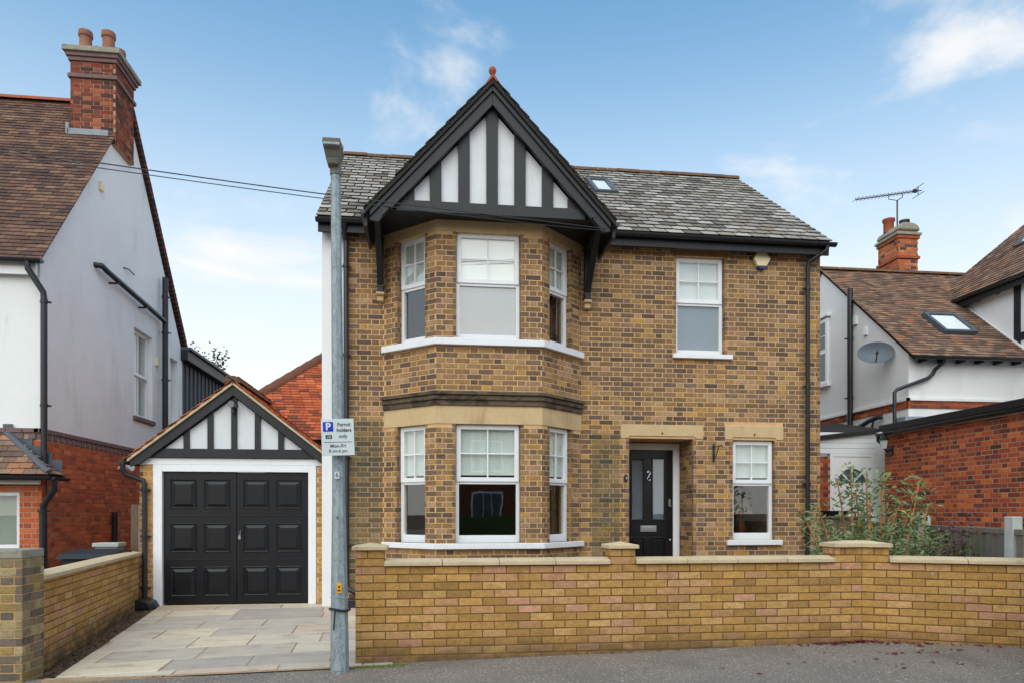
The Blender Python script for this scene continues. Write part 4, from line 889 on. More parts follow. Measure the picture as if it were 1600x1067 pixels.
# roof
ey, ez = 10.93, 5.03; Sf = Vector((0, apy - ey, apz - ez)); LF = Sf.length; Sf.normalize()
MB().prism([(-10.7, ey, ez), (LX + .01, ey, ez), (LX + .01, apy, apz), (-10.7, apy, apz)], tuple(Vector((0, -Sf.z, Sf.y)) * -.07)).build('roof', 'roofdark', LH)
lroof = LH.children[-1] if False else [o for o in col.objects if o.parent == LH and o.name.startswith('roof')][-1]
MB().prism([(-10.7, 2 * apy - ey, ez), (LX + .07, 2 * apy - ey, ez), (LX + .07, apy, apz), (-10.7, apy, apz)], tuple(Vector((0, Sf.z, Sf.y)) * -.07)).build('roof_slope', 'roofdark', LH)
tile_roof(lroof, lb_, (-10.7, ey - .02, ez - .01), (1, 0, 0), Sf, int(LF / .1) + 1, lambda i: (0, 10.7 + LX + .085), .165, .1, .013, 'btile', 'tile', name='roof_tile', jit=.003)
Sbk = Vector((0, -Sf.y, Sf.z))
tile_roof(lroof, lb_, (LX + .085, 2 * apy - ey + .02, ez - .01), (-1, 0, 0), Sbk, int(LF / .1) + 1, lambda i: (0, 1.2), .165, .1, .013, 'rtile', 'tile', name='roof_tile', jit=.003)
# verge tiles on the gable face
mat('verge_brick', (118, 60, 46), .9, .3, (14, 14, 14), .2, 60, .3)
for sgn in (-1,):
    for k in range(int(LF / .1)):
        y = ey + (apy - ey) * (k * .1 / LF); z = ez + (apz - ez) * (k * .1 / LF); y2 = y if sgn > 0 else 2 * apy - y
        MB().box(LX - .01, LX + .075 + random.uniform(-.006, .006), y2 - .04, y2 + .04, z - .075, z - .005).build('verge_tile', bpy.data.materials['verge_brick'], LH)
for k in range(11):
    x = -10.6 + k * .455; n = 8; prof = [(.13 * math.cos(math.pi * i / n), .1 * math.sin(math.pi * i / n)) for i in range(n + 1)]
    if x > -6.4: break
    vs_ = [(xx, apy + a, apz - .02 + b) for xx in (x, x + .45) for a, b in prof]
    MB().add(vs_, [(i, i + 1, n + 2 + i, n + 1 + i) for i in range(n)] + [tuple(range(n + 1)), tuple(range(2 * n + 1, n, -1))]).build('ridge_tile', 'terra', lroof, base=lb_, smooth=True)
ch = chimney(LH, -6.27, -5.51, 13.38, 14.18, 7.98, 9.55, [(9.12, .07, .035, 'purpletile'), (9.42, .07, .03, 'purpletile'), (9.49, .075, .06, 'purpletile'), (9.56, .09, .10, 'oldcap')], 'chim', cap=90)
MB().box(-6.30, -5.62, 13.33, 13.375, 8.02, 8.20).box(-6.33, -6.275, 13.33, 14.0, 8.1, 8.3).build('flashing', 'lead', ch, base=lb_, bevel=.005)
for (px_, py_, hh) in ((-6.12, 13.62, .46), (-5.72, 13.6, .46), (-6.05, 13.98, .38), (-5.70, 13.98, .38)):
    MB().lathe([(.125, 0), (.135, .02), (.105, .06), (.10, hh * .75), (.12, hh * .8), (.12, hh * .9), (.115, hh), (.08, hh), (.08, hh - .1)], (px_, py_, 9.64), 16).build('chimney_pot', 'pot', ch, base=lb_, smooth=True)
# windows on the flank
frW = frS
def plain_window(parent, fr, u0, u1, z0, z1, n=-.09):
    w = .06; mb = MB(); zs = (z0 + z1) / 2
    mb.fbox(fr, u0, u0 + w, n - .06, n, z0, z1); mb.fbox(fr, u1 - w, u1, n - .06, n, z0, z1); mb.fbox(fr, u0 + w, u1 - w, n - .06, n - .001, z0, z0 + .07); mb.fbox(fr, u0 + w, u1 - w, n - .06, n - .001, z1 - w, z1); mb.fbox(fr, u0 + w, u1 - w, n - .06, n + .02, zs - .03, zs + .03)
    o = mb.build('window', 'white', parent, bevel=.004)
    mb = MB(); um = (u0 + u1) / 2; mb.fbox(fr, um - .01, um + .01, n - .04, n - .01, z0 + .07, z1 - w); mb.build('glazing_bar', 'white', o)
    for a, b in ((z0 + .07, zs - .03), (zs + .03, z1 - w)): mb = MB(); mb.fbox(fr, u0 + w - .003, u1 - w + .003, n - .032, n - .028, a - .003, b + .003); mb.build('pane', 'glass', o)
    mb = MB(); mb.fbox(fr, u0 + .02, u1 - .02, n - .14, n - .13, z0 + .02, z1 - .02); mb.build('blind', 'blindg', o)
    return o
plain_window(LH, frS, *wop[0]); MB().fbox(frS, wop[0][0] - .06, wop[0][1] + .06, -.15, .05, 3.19, 3.27).build('window_sill', 'purpletile', LH, bevel=.006)
MB().fbox(frS, wop[1][0], wop[1][1], -.16, -.12, wop[1][2], wop[1][3]).build('blocked_window', 'render', LH)
# pipes
gutter(LH, (-10.7, ey - .07, ez - .005), (LX + .12, ey - .07, ez - .005), .06); MB().box(-10.6, LX, ey + .01, ey + .05, ez - .2, ez - .02).build('fascia', 'white', LH)
downpipe(LH, [(-5.66, ey - .07, ez - .04), (-5.66, ey - .07, ez - .14), (-5.5, 10.96, ez - .45), (-5.49, 10.96, ez - .55), (-5.49, 10.96, 2.7), (-5.48, 10.94, .05)], .042, [((-5.49, 10.96, z), 0) for z in (4.45, 2.95)])
downpipe(LH, [(LX + .12, 15.69, 6.35), (LX + .12, 15.69, 1.9)], .06, [((LX + .12, 15.69, z), 0) for z in (5.95, 5.2, 4.2)], name='soil_pipe')
downpipe(LH, [(LX - .05, 12.74, 5.6), (LX + .10, 12.8, 5.6), (LX + .12, 12.95, 5.56), (LX + .12, 15.66, 5.42)], .05, [], name='waste_pipe')
for (y_, z_) in ((13.3, 5.53), (14.6, 5.47)): MB().box(LX, LX + .17, y_ - .015, y_ + .015, z_ - .08, z_ - .05).build('pipe_bracket', 'blackpl', LH)
MB().box(LX - .02, LX + .045, 12.9, 13.03, 6.95, 7.1).build('wall_vent', 'cream', LH, bevel=.01); MB().box(LX - .02, LX + .05, 15.45, 15.55, 4.45, 4.62).build('wall_vent', 'cream', LH, bevel=.01)
MB().tube([(LX, 13.9, 5.95), (LX + .06, 14.0, 5.95), (LX + .06, 14.25, 5.93)], .012, 6).build('overflow_pipe', 'steel', LH)
MB().lathe([(.07, 0), (.075, .02), (.03, .05), (.028, .05)], (0, 0, 0), 14)
o = MB().lathe([(.035, 0), (.04, .13), (.085, .22), (.09, .26), (.02, .26)], (0, 0, 0), 16).build('security_light', 'white', LH, base=(0, 0, 0), smooth=True)
o.location = Vector((LX + .03, 13.62, 2.2)) - Vector(lb_); o.rotation_euler = (R(15), R(80), 0)
MB().tube([(LX + .08, 13.35, 1.4), (LX + .08, 13.35, .0)], .05, 10).build('stub_pipe', 'blackpl', LH, smooth=True)
# bay of the left house with hipped tiled roof
bx1, by0 = -5.45, 10.82
mb = MB(); bop = [(0, 9.8 - 5.75, .88, 1.70)]
frP = Fr(-9.8, by0, 0); grid_wall(mb, frP, 9.8 + bx1 - .008, -.1, 1.9, bop, .2, N8); mb.box(bx1 - .2, bx1 - .008, by0 + .2, LY0, -.1, 1.9)
pb = mb.build('porch_bay', 'mortar_r', LH)
place_bricks([r for r in lay(frP, 9.8 + bx1, -.1, 1.88, bop, pal='red') if r[1] > 2.6] + lay(Fr(bx1, by0, R(90)), LY0 - by0, -.1, 1.88, pal='red'), pb, 'red', cap=40, base=lb_)
mb = MB(); mb.fbox(frP, 2.6, 9.8 - 5.75, -.12, -.05, .88, .94); mb.fbox(frP, 2.6, 9.8 - 5.75, -.12, -.05, 1.64, 1.70); mb.fbox(frP, 9.8 - 5.81, 9.8 - 5.75, -.12, -.049, .94, 1.64); wob = mb.build('window', 'white', LH, bevel=.004)
MB().fbox(frP, 2.6, 9.8 - 5.81, -.10, -.095, .94, 1.64).build('pane', 'glass', wob); MB().fbox(frP, 2.6, 9.8 - 5.81, -.2, -.19, .94, 1.64).build('blind', mat('sage_blind', (176, 190, 176), .8, .05, (4, 4, 4), .02, 40, 0), wob)
MB().box(-9.8, bx1 + .02, by0 - .1, by0 - .07, 1.80, 1.88).build('bay_fascia', 'white', LH)
ebx, eby, ebz, run = -5.27, 10.64, 1.93, .85
pf = MB(); topz = ebz + .62
pf.prism([(-9.9, eby, ebz), (ebx, eby, ebz), (ebx - .80, LY0 + .0, topz), (-9.9, LY0, topz)], (0, 0, -.05)); pf.prism([(ebx, eby, ebz - .001), (ebx, LY0, ebz - .001), (ebx - .80, LY0, topz - .001)], (0, 0, -.05))
brf = pf.build('bay_roof', 'roofdark', LH)
Sb = Vector((0, LY0 - eby, topz - ebz)).normalized(); LBb = math.hypot(LY0 - eby, topz - ebz)
tile_roof(brf, lb_, (-7.4, eby - .02, ebz), (1, 0, 0), Sb, int(LBb / .1) + 1, lambda i: (0, 7.4 + ebx - .80 * i * .1 / LBb), .165, .1, .013, 'rtile', 'tile', name='roof_tile')
Ss = Vector((-.80, 0, topz - ebz)).normalized(); LBs = math.hypot(.80, topz - ebz)
tile_roof(brf, lb_, (ebx + .02, eby, ebz), (0, 1, 0), Ss, int(LBs / .1) + 1, lambda i: ((LY0 - eby) * i * .1 / LBs, LY0 - eby), .165, .1, .013, 'rtile', 'tile', name='roof_tile')
mb = MB()
for k in range(6):
    f0, f1 = k / 6, (k + 1) / 6; xx0, xx1 = ebx - .80 * f0, ebx - .80 * f1; zz0, zz1 = ebz + (topz - ebz) * f0, ebz + (topz - ebz) * f1
    mb.box(xx1, xx0, LY0 - .045, LY0 - .031, zz0, zz1 + .13)
mb.build('stepped_flashing', 'darklead', brf, base=lb_)
MB().tube([(ebx, eby - .01, ebz + .03), (ebx - .4, (eby + LY0) / 2, (ebz + topz) / 2 + .035), (ebx - .8, LY0, topz + .03)], .045, 8).build('hip_flashing', 'darklead', brf, base=lb_, smooth=True)
gutter(LH, (-9.9, eby - .06, ebz - .03), (ebx + .06, eby - .06, ebz - .03), .05); gutter(LH, (ebx + .06, eby - .06, ebz - .031), (ebx + .06, LY0 - .03, ebz - .031), .05)
downpipe(LH, [(ebx + .06, eby + .02, ebz - .06), (ebx + .05, eby + .05, ebz - .2), (-5.40, 10.76, 1.5), (-5.41, 10.76, 1.4), (-5.41, 10.76, .0)], .042, [((-5.41, 10.76, 1.42), 0)])
# dark clad rear extension of the left house
ex_ = MB().box(-8, LX - .02, LY1 + .02, 22, 0, 4.9).build('rear_wing', 'cladding', LH)
for k in range(16): MB().box(LX - .02, LX + .012, LY1 + .25 + k * .3, LY1 + .29 + k * .3, 2.4, 4.9).build('cladding_batten', 'cladding', ex_, base=lb_)
MB().box(-8.1, LX + .16, LY1 - .1, 22.2, 4.9, 5.14).build('wing_fascia', 'blackp', ex_, base=lb_, bevel=.01); MB().box(-8.1, LX + .22, LY1 - .1, 22.2, 5.14, 5.2).build('wing_roof', 'darklead', ex_, base=lb_)
# side passage: fence boards, bin, pillar
t = thing('side_fence', (-4.3, 11.1, 0), 'grey-brown close-boarded fence panel between garage and left house', 'fence')
for k in range(2): MB().box(-4.16 - (k + 1) * .105, -4.16 - k * .105 - .006, 11.12 + .01 * (k % 2), 11.145 + .01 * (k % 2), -.05, 1.52 if k < 2 else 1.5 + .01 * (k % 3)).build('board', 'brownwood' if k % 2 else 'fence', t, bevel=.003)
MB().box(-4.37, -4.15, 11.16, 11.2, 1.2, 1.28).build('rail', 'brownwood', t)
t = thing('wheelie_bin', (-4.55, 10.3, -.05), 'black wheelie bin with lid showing above the low driveway wall', 'bin')
mb = MB(); vs_ = [(-4.72, 10.0, -.05), (-4.25, 10.0, -.05), (-4.25, 10.5, -.05), (-4.72, 10.5, -.05), (-4.78, 9.95, .78), (-4.2, 9.95, .78), (-4.2, 10.62, .78), (-4.78, 10.62, .78)]
mb.add(vs_, [(0, 3, 2, 1), (4, 5, 6, 7), (0, 1, 5, 4), (1, 2, 6, 5), (2, 3, 7, 6), (3, 0, 4, 7)]).build('bin_body', 'blackbin', t, bevel=.015)
MB().prism([(-4.84, 9.9, .785), (-4.84, 10.66, .785), (-4.84, 10.66, .86), (-4.84, 10.4, .9), (-4.84, 10.0, .845)], (.68, 0, 0)).build('bin_lid', 'blackbin', t, bevel=.015)
MB().tube([(-4.74, 10.69, .82), (-4.3, 10.69, .82)], .018, 8).build('handle', 'blackbin', t)
t = thing('stone_block', (-4.62, 11.0, 0), 'pale stone capped pillar standing behind the black bin', 'pillar')
MB().box(-4.75, -4.45, 10.85, 11.1, 0, .9).build('shaft', 'concpost', t, bevel=.01); MB().box(-4.78, -4.42, 10.82, 11.11, .9, .96).build('cap', 'concpost', t, bevel=.01)

# ------------------------------------------------------------------ front garden wall
W = thing('garden_wall', (1.9, 6.7, 0), 'buff brick front garden wall with concrete coping and capped piers', 'wall')
wb = BASE[W.name]; frW1 = Fr(-.64, 6.6, 0); LW1 = 5.0; thB = math.atan2(-.605, 1.21); frW2 = Fr(4.36, 6.6, thB); LW2 = 3.6
mb = MB(); grid_wall(mb, frW1, LW1 + .03, -.15, .90, [], .21, N8); grid_wall(mb, frW2, LW2, -.15, .90, [], .21, N8)
mb.fbox(frW1, .008, .252, -.235, N8, .90, 1.05); mb.fbox(frW1, 2.418, 2.642, -.235, N8, .90, 1.05); mb.fbox(frW1, 4.72, 5.01, -.235, N8, .90, 1.05); mb.fbox(frW2, 0.0, .232, -.235, N8, .90, 1.05)
wc = mb.build('wall_core', 'mortar_b', W)
b1 = lay(frW1, LW1, -.15, .90, bond='stretcher', pal='buff', shift=-.06) + lay(frW2, LW2, -.15, .90, bond='stretcher', pal='buff', shift=0) + lay(Fr(-.64, 6.82, R(-90)), .22, -.15, .90, bond='stretcher', pal='buff')
for (fr, a, b) in ((frW1, 0, .26), (frW1, 2.41, 2.65), (frW1, 4.71, 5.0), (frW2, 0, .24)):
    b1 += [r for r in lay(fr, b, .90, 1.05, bond='stretcher', pal='buff', shift=a - .0, umin=a)]
    o_ = fr.p(b, 0, 0); b1 += lay(Fr(o_[0], o_[1], fr.th + R(90)), .23, .90, 1.05, bond='stretcher', pal='buff')
    o_ = fr.p(a, -.23, 0); b1 += lay(Fr(o_[0], o_[1], fr.th - R(90)), .23, .90, 1.05, bond='stretcher', pal='buff')
place_bricks(b1, wc, 'buff', cap=300, base=wb)
def copings(fr, a, b, n):
    for k in range(n):
        u0, u1 = a + (b - a) * k / n, a + (b - a) * (k + 1) / n - .005
        P = fr.p; prof = [(.035, .905), (.035, .945), (-.105, .968), (-.25, .945), (-.25, .905)]
        MB().prism([P(u0, n_, z_) for n_, z_ in prof], tuple(Vector(P(u1, 0, 0)) - Vector(P(u0, 0, 0)))).build('coping_stone', 'coping', W, bevel=.006)
copings(frW1, .262, 2.405, 4); copings(frW1, 2.655, 4.705, 4); copings(frW2, .245, LW2, 5)
def cap(fr, a, b):
    P = fr.p; o = .03; vs_ = [P(a - o, o, 1.052), P(b + o, o, 1.052), P(b + o, -.265, 1.052), P(a - o, -.265, 1.052), P(a - o, o, 1.088), P(b + o, o, 1.088), P(b + o, -.265, 1.088), P(a - o, -.265, 1.088), P((a + b) / 2, -.117, 1.118)]
    MB().add(vs_, [(0, 3, 2, 1), (0, 1, 5, 4), (1, 2, 6, 5), (2, 3, 7, 6), (3, 0, 4, 7), (4, 5, 8), (5, 6, 8), (6, 7, 8), (7, 4, 8)]).build('pier_cap', 'coping', W, bevel=.005)
cap(frW1, 0, .26); cap(frW1, 2.41, 2.65)
q2 = frW2.p(.27, .03, 0); q3 = frW2.p(.27, -.265, 0)
pc = [(4.05, 6.57), (4.355, 6.57), (q2[0], q2[1]), (q3[0], q3[1]), (4.42, 6.86), (4.05, 6.865)]
mb = MB().prism([(x, y, 1.052) for x, y in pc], (0, 0, .036)); n = len(pc); ins = [(4.36 + (x - 4.36) * .35, 6.71 + (y - 6.71) * .35) for x, y in pc]
mb.add([(x, y, 1.0885) for x, y in pc] + [(x, y, 1.115) for x, y in ins], [(i, (i + 1) % n, n + (i + 1) % n, n + i) for i in range(n)] + [tuple(range(n, 2 * n))]).build('pier_cap', 'coping', W, bevel=.004)
# low wall along the drive
t = thing('driveway_wall', (-3.8, 8.7, 0), 'low buff brick wall with concrete coping running beside the driveway to the garage', 'wall')
thS = math.atan2(4.2, -.7); frV = Fr(-3.42 - .041, 6.85, thS); LV = 3.98
mb = MB(); grid_wall(mb, frV, LV, -.15, .78, [], .2, N8); vc = mb.build('wall_core', 'mortar_b', t)
place_bricks(lay(frV, LV, -.15, .78, bond='stretcher', pal='buff', shift=-.08), vc, 'buff', cap=300)
for k in range(5):
    u0, u1 = LV * k / 5, LV * (k + 1) / 5 - .006; P = frV.p
    MB().prism([P(u0, n_, z_) for n_, z_ in [(.03, .785), (.03, .825), (-.1, .845), (-.24, .825), (-.24, .785)]], tuple(Vector(P(u1, 0, 0)) - Vector(P(u0, 0, 0)))).build('coping_stone', 'coping', t, bevel=.006)
# old pier and wall at the left edge
t = thing('brick_pier', (-3.9, 6.7, -.07), 'old weathered yellow-grey brick boundary pier with flat cement cap', 'pier')
mb = MB(); mb.box(-8, -3.438, 6.508, 6.84, -.2, 1.0); oc = mb.build('pier_core', 'mortar', t)
place_bricks(lay(Fr(-8, 6.5, 0), 4.57, -.2, 1.0, pal='stockold', shift=-.05) + lay(Fr(-3.43, 6.5, R(90)), .35, -.2, 1.0, pal='stockold', shift=-.03), oc, 'stock', cap=110)
MB().box(-8, -3.43, 6.495, 6.855, 1.002, 1.08).build('pier_cap', 'oldcap', t, bevel=.012)

# ------------------------------------------------------------------ street lamp and sign
t = thing('street_lamp', (-.75, 6.34, -.02), 'galvanised steel street lamp post with small box lantern standing at the drive edge', 'street lamp')
MB().tube([(-.75, 6.34, -.05), (-.755, 6.34, .9), (-.76, 6.34, 1.6), (-.786, 6.34, 4.42)], .083, 8, r2=.042).build('pole', 'galv', t)
pole = [o for o in col.objects if o.parent == t][-1]
MB().box(-.80, -.715, 6.255, 6.262, .02, .05).box(-.82, -.68, 6.257, 6.262, .66, .665).build('access_door', 'galv', pole)
MB().tube([(-.785, 6.34, 4.36), (-.786, 6.34, 4.46)], .05, 8).build('collar', 'head', t)
hx, hy = -.80, 6.30
def taper(mb, z0, z1, w0, d0, w1, d1, x=hx, y=hy):
    v0 = [(x - w0, y - d0, z0), (x + w0, y - d0, z0), (x + w0, y + d0, z0), (x - w0, y + d0, z0)]; v1 = [(x - w1, y - d1, z1), (x + w1, y - d1, z1), (x + w1, y + d1, z1), (x - w1, y + d1, z1)]
    return mb.add(v0 + v1, [(0, 3, 2, 1), (4, 5, 6, 7), (0, 1, 5, 4), (1, 2, 6, 5), (2, 3, 7, 6), (3, 0, 4, 7)])
mb = MB(); taper(mb, 4.42, 4.47, .045, .05, .06, .07); taper(mb, 4.47, 4.56, .058, .07, .078, .12); mb.build('lantern', 'head', t, bevel=.006)
mb = MB(); taper(mb, 4.56, 4.60, .08, .13, .074, .14); mb.build('lantern_lid', 'head', t, bevel=.006)
MB().box(hx - .07, hx + .07, hy - .15, hy - .02, 4.535, 4.558).build('lantern_lens', 'galv', t, bevel=.004)
MB().lathe([(.04, 0), (.042, .03), (.03, .05), (.01, .055)], (hx + .04, hy + .06, 4.60), 12).build('photocell', 'concpost', t, smooth=True)
zc_ = .55; MB().tube([(-.75 + .086 * math.cos(a), 6.34 + .086 * math.sin(a), zc_ + .01 * math.sin(a * 2)) for a in [i * math.pi / 12 for i in range(25)]], .011, 6).tube([(-.78, 6.25, .55), (-.785, 6.245, .46), (-.79, 6.25, .38)], .007, 6).build('cable_tie', 'blackpl', t)
MB().box(-.765, -.725, 6.251, 6.2535, .70, .79).build('warning_sticker', 'yellow', t); MB().box(-.752, -.738, 6.2495, 6.2505, .742, .765).box(-.758, -.732, 6.2495, 6.2505, .715, .728).build('warning_print', 'ink', t)
MB().box(-.785, -.745, 6.261, 6.264, 1.695, 1.755).build('number_plate', 'signw', t)
RX = Matrix.Rotation(R(90), 4, 'X')
text_part('6', .055, 'ink', t, Matrix.Translation((-.765, 6.2595, 1.725)) @ RX, BASE[t.name])
text_part('6', .05, 'ink', t, Matrix.Translation((-.76, 6.2605, 1.355)) @ RX, BASE[t.name])
sg = thing('parking_sign', (-.75, 6.25, 1.88), 'white parking permit sign with blue P square fixed to the lamp post', 'sign')
sgb = BASE[sg.name]; RS = Matrix.Translation((-.752, 6.22, 2.05)) @ Matrix.Rotation(R(-2), 4, 'Y')
def sbox(x0, x1, z0, z1, y0, y1): return MB().add([RS @ Vector(v) for v in [(x0, y0, z0), (x1, y0, z0), (x1, y1, z0), (x0, y1, z0), (x0, y0, z1), (x1, y0, z1), (x1, y1, z1), (x0, y1, z1)]], [(0, 3, 2, 1), (4, 5, 6, 7), (0, 1, 5, 4), (1, 2, 6, 5), (2, 3, 7, 6), (3, 0, 4, 7)])
pl_ = sbox(-.138, .138, -.158, .158, -.004, .004).build('sign_plate', 'signw', sg, bevel=.002)
sbox(-.122, -.036, .05, .132, -.0062, -.0042).build('blue_square', 'signblue', pl_, base=sgb)
def st_(s_, size, x, z, mk='signink', b=0.0): text_part(s_, size, mk, pl_, RS @ Matrix.Translation((x, -.0068, z)) @ RX, sgb, bold=b)
st_('P', .085, -.079, .089, 'signw', .003)
st_('Permit', .042, .055, .108, 'signink', .0008); st_('holders', .042, .055, .06, 'ink', .0005); st_('only', .042, .045, .008, 'signink', .0008)
sbox(-.102, -.05, -.012, .02, -.0062, -.0042).build('zone_box', 'ink', pl_, base=sgb); st_('Z8', .03, -.076, .003, 'signw')
sbox(-.118, .118, -.044, -.04, -.0055, -.0042).build('divider', 'ink', pl_, base=sgb)
st_('Mon-Fri', .042, .0, -.075, 'signink', .0006); st_('8 am-6 pm', .036, .0, -.118, 'signink', .0004)
MB().tube([(-.70 + .0, 6.26, 2.13), (-.76, 6.23, 2.13)], .012, 6).box(-.84, -.68, 6.228, 6.262, 2.115, 2.135).box(-.84, -.68, 6.228, 6.262, 1.95, 1.97).build('sign_clip', 'galv', sg)
# overhead cables
for k, dz in enumerate((0, -.055)):
    pts = []; ctl = [Vector((2.47, 9.5, 5.31)), Vector((-1.156, 8.75, 5.245)), Vector((-3.6, 8.1, 5.18)), Vector((-4.4, 7.85, 5.16)), Vector((-12, 5.8, 5.6))]
    for i in range(len(ctl) - 1):
        p0, p1, p2, p3 = ctl[max(i - 1, 0)], ctl[i], ctl[i + 1], ctl[min(i + 2, len(ctl) - 1)]
        for j in range(8):
            s_ = j / 8; pts.append(.5 * ((2 * p1) + (p2 - p0) * s_ + (2 * p0 - 5 * p1 + 4 * p2 - p3) * s_ ** 2 + (3 * p1 - p0 - 3 * p2 + p3) * s_ ** 3))
    pts.append(ctl[-1]); f0 = pts[0].x
    pts = [p + Vector((0, 0, dz * min(1, (f0 - p.x) / 2.0 + .5))) for p in pts]
    o = MB().tube(pts, .0055 if k else .007, 6).build('overhead_cable', 'blackpl', base=None); tag(o, 'lower thin black overhead cable running to the foot of the gable' if k else 'upper twisted black overhead cable running to the foot of the gable', 'cable')

# ------------------------------------------------------------------ right neighbour
RH = thing('neighbour_house', (11, 12.6, 0), 'white rendered house with brown tiled roofs, red brick extension and black timbers', 'house')
rhb = BASE[RH.name]; GXr = 9.3; RYf = 12.62
frg = Fr(GXr, 18.6, R(-90)); rop = [(18.6 - 16.4, 18.6 - 15.3, 4.4, 5.9)]
mb = MB(); grid_wall(mb, frg, 18.6 - RYf, -.1, 4.55, [(rop[0][0], rop[0][1], 4.4, 4.56)], .3)
mb.prism([(GXr, RYf, 4.55), (GXr, 18.6, 4.55), (GXr, 15.62, 7.08)], (.3, 0, 0))
mb.box(GXr + .3, 11.85, RYf, RYf + .3, -.1, 4.6); mb.box(GXr, 15, 18.3, 18.6, -.1, 4.5)
rw = mb.build('wall', 'render', RH)
# gable window surround (projecting casement so the opening stays simple)
gwf = Fr(GXr - .02, 16.4, R(-90)); mb = MB(); mb.fbox(gwf, 0, 1.1, -.02, .05, 4.40, 5.9); wino = mb.build('window', 'white', RH, bevel=.006)
for (a, b) in ((4.48, 5.1), (5.2, 5.82)): MB().fbox(gwf, .08, 1.02, .05, .056, a, b).build('pane', mat('dark_reflective_glass', (70, 96, 104), .08, 0, (1, 1, 1), 0, 10, 0, spec=.6) if a < 4.5 else bpy.data.materials['dark_reflective_glass'], wino, base=rhb)
for zz_ in (5.5,): MB().fbox(gwf, .08, 1.02, .056, .066, zz_ - .01, zz_ + .01).build('glazing_bar', 'white', wino, base=rhb)
MB().fbox(gwf, .54, .56, .056, .067, 5.2, 5.82).build('glazing_bar', 'white', wino, base=rhb)
MB().fbox(gwf, -.06, 1.16, -.02, .09, 5.93, 5.98).build('drip_hood', 'render', RH); MB().fbox(gwf, -.05, 1.15, -.02, .09, 4.33, 4.40).build('window_sill', 'sillp', RH)
# brick band under the render, front and side
frb = Fr(GXr - .02, 18.6, R(-90)); band_r = lay(frb, 18.6 - RYf + .02, 3.42, 3.57, pal='redmix', bond='stretcher') + lay(Fr(GXr - .02, RYf - .02, 0), 2.6, 3.42, 3.57, pal='redmix', bond='stretcher')
mb = MB(); mb.box(GXr - .012, GXr + .02, RYf - .012, 18.6, 3.42, 3.57); mb.box(GXr - .012, 11.85, RYf - .012, RYf + .02, 3.42, 3.57); bbr = mb.build('brick_band', 'mortar_r', RH); place_bricks(band_r, bbr, 'red', cap=40, base=rhb)
MB().box(GXr - .05, GXr, RYf - .05, 18.6, 3.57, 3.62).box(GXr - .05, 11.8, RYf - .05, RYf, 3.57, 3.62).build('render_drip', 'render', RH)
# front roof
e_y, e_z = 12.42, 4.40; r_y, r_z = 15.62, 7.12; Sr = Vector((0, r_y - e_y, r_z - e_z)); LRr = Sr.length; Sr.normalize()
MB().prism([(GXr - .01, e_y, e_z), (13.5, e_y, e_z), (13.5, r_y, r_z), (GXr - .01, r_y, r_z)], tuple(Vector((0, -Sr.z, Sr.y)) * -.07)).build('roof', 'roofdark', RH)
rroof = [o for o in col.objects if o.parent == RH and o.name.startswith('roof')][-1]
MB().prism([(GXr - .06, 2 * r_y - e_y, e_z), (13.5, 2 * r_y - e_y, e_z), (13.5, r_y, r_z), (GXr - .06, r_y, r_z)], tuple(Vector((0, Sr.z, Sr.y)) * -.07)).build('roof_slope', 'roofdark', RH)
def rsp(i):
    y = e_y + Sr.y * (i * .1 + .05)
    if 13.13 < y < 13.78: return [(0, 10.42 - GXr + .06), (11.20 - GXr, 3.9)]
    return [(0, 3.9)]
tile_roof(rroof, rhb, (GXr - .075, e_y - .02, e_z - .01), (1, 0, 0), Sr, int(LRr / .1) + 1, rsp, .165, .1, .013, 'rtile', 'tile', name='roof_tile')
for k in range(9):
    x = GXr - .06 + k * .45; n = 8; prof = [(.13 * math.cos(math.pi * i / n), .09 * math.sin(math.pi * i / n)) for i in range(n + 1)]
    vs_ = [(xx, r_y + a, r_z - .02 + b) for xx in (x, x + .445) for a, b in prof]
    MB().add(vs_, [(i, i + 1, n + 2 + i, n + 1 + i) for i in range(n)] + [tuple(range(n + 1)), tuple(range(2 * n + 1, n, -1))]).build('ridge_tile', 'ridge', rroof, base=rhb, smooth=True)
roof_window(RH, rhb, (10.45, 13.13, e_z + (13.13 - e_y) * Sr.z / Sr.y), (1, 0, 0), Sr, .74, .86, z=.05)
gutter(RH, (GXr - .03, e_y - .06, e_z - .02), (11.75, e_y - .06, e_z - .02), .055)
for k in range(6): MB().box(9.5 + k * .4, 9.56 + k * .4, e_y + .02, RYf, e_z - .1, e_z - .02).build('rafter_end', 'blackp', RH)
# right cross wing with timber frame
wx, wz = 11.68, 6.10; WX = 11.86
MB().box(WX, 16, 8.8, 16.5, -.1, 6.15).build('wing_wall', 'render', RH)
for (y0, y1, z0, z1) in ((12.78, 12.93, 3.5, 6.1), (11.0, 11.15, 3.5, 6.1), (8.8, 12.78, 3.62, 3.8), (8.8, 12.78, 4.85, 5.0)): MB().box(WX - .025, WX + .02, y0, y1, z0, z1).build('timber', 'blackp', RH, bevel=.004)
hipb = Vector((12.5, 15.2, 7.03)); Sw = Vector((1, 0, 1.1)).normalized()
MB().prism([(wx, 8.6, wz), (wx, 15.6, wz), (14.2, 13.0, wz + 1.1 * 2.52), (14.2, 8.6, wz + 1.1 * 2.52)], (0, 0, -.07)).build('wing_roof', 'roofdark', RH)
wroof = [o for o in col.objects if o.parent == RH and o.name.startswith('wing_roof')][-1]
MB().prism([(wx, 15.6, wz - .001), (16.5, 15.6, wz - .001), (14.2, 13.0, wz + 1.1 * 2.52)], (0, 0, -.07)).build('roof_slope', 'roofdark', wroof, base=rhb)
tile_roof(wroof, rhb, (wx - .02, 15.6, wz + .0), (0, -1, 0), Sw, 37, lambda i: (i * .1 * Sw.x * 1.04, 7.0), .165, .1, .014, 'rtile', 'tile', name='roof_tile')
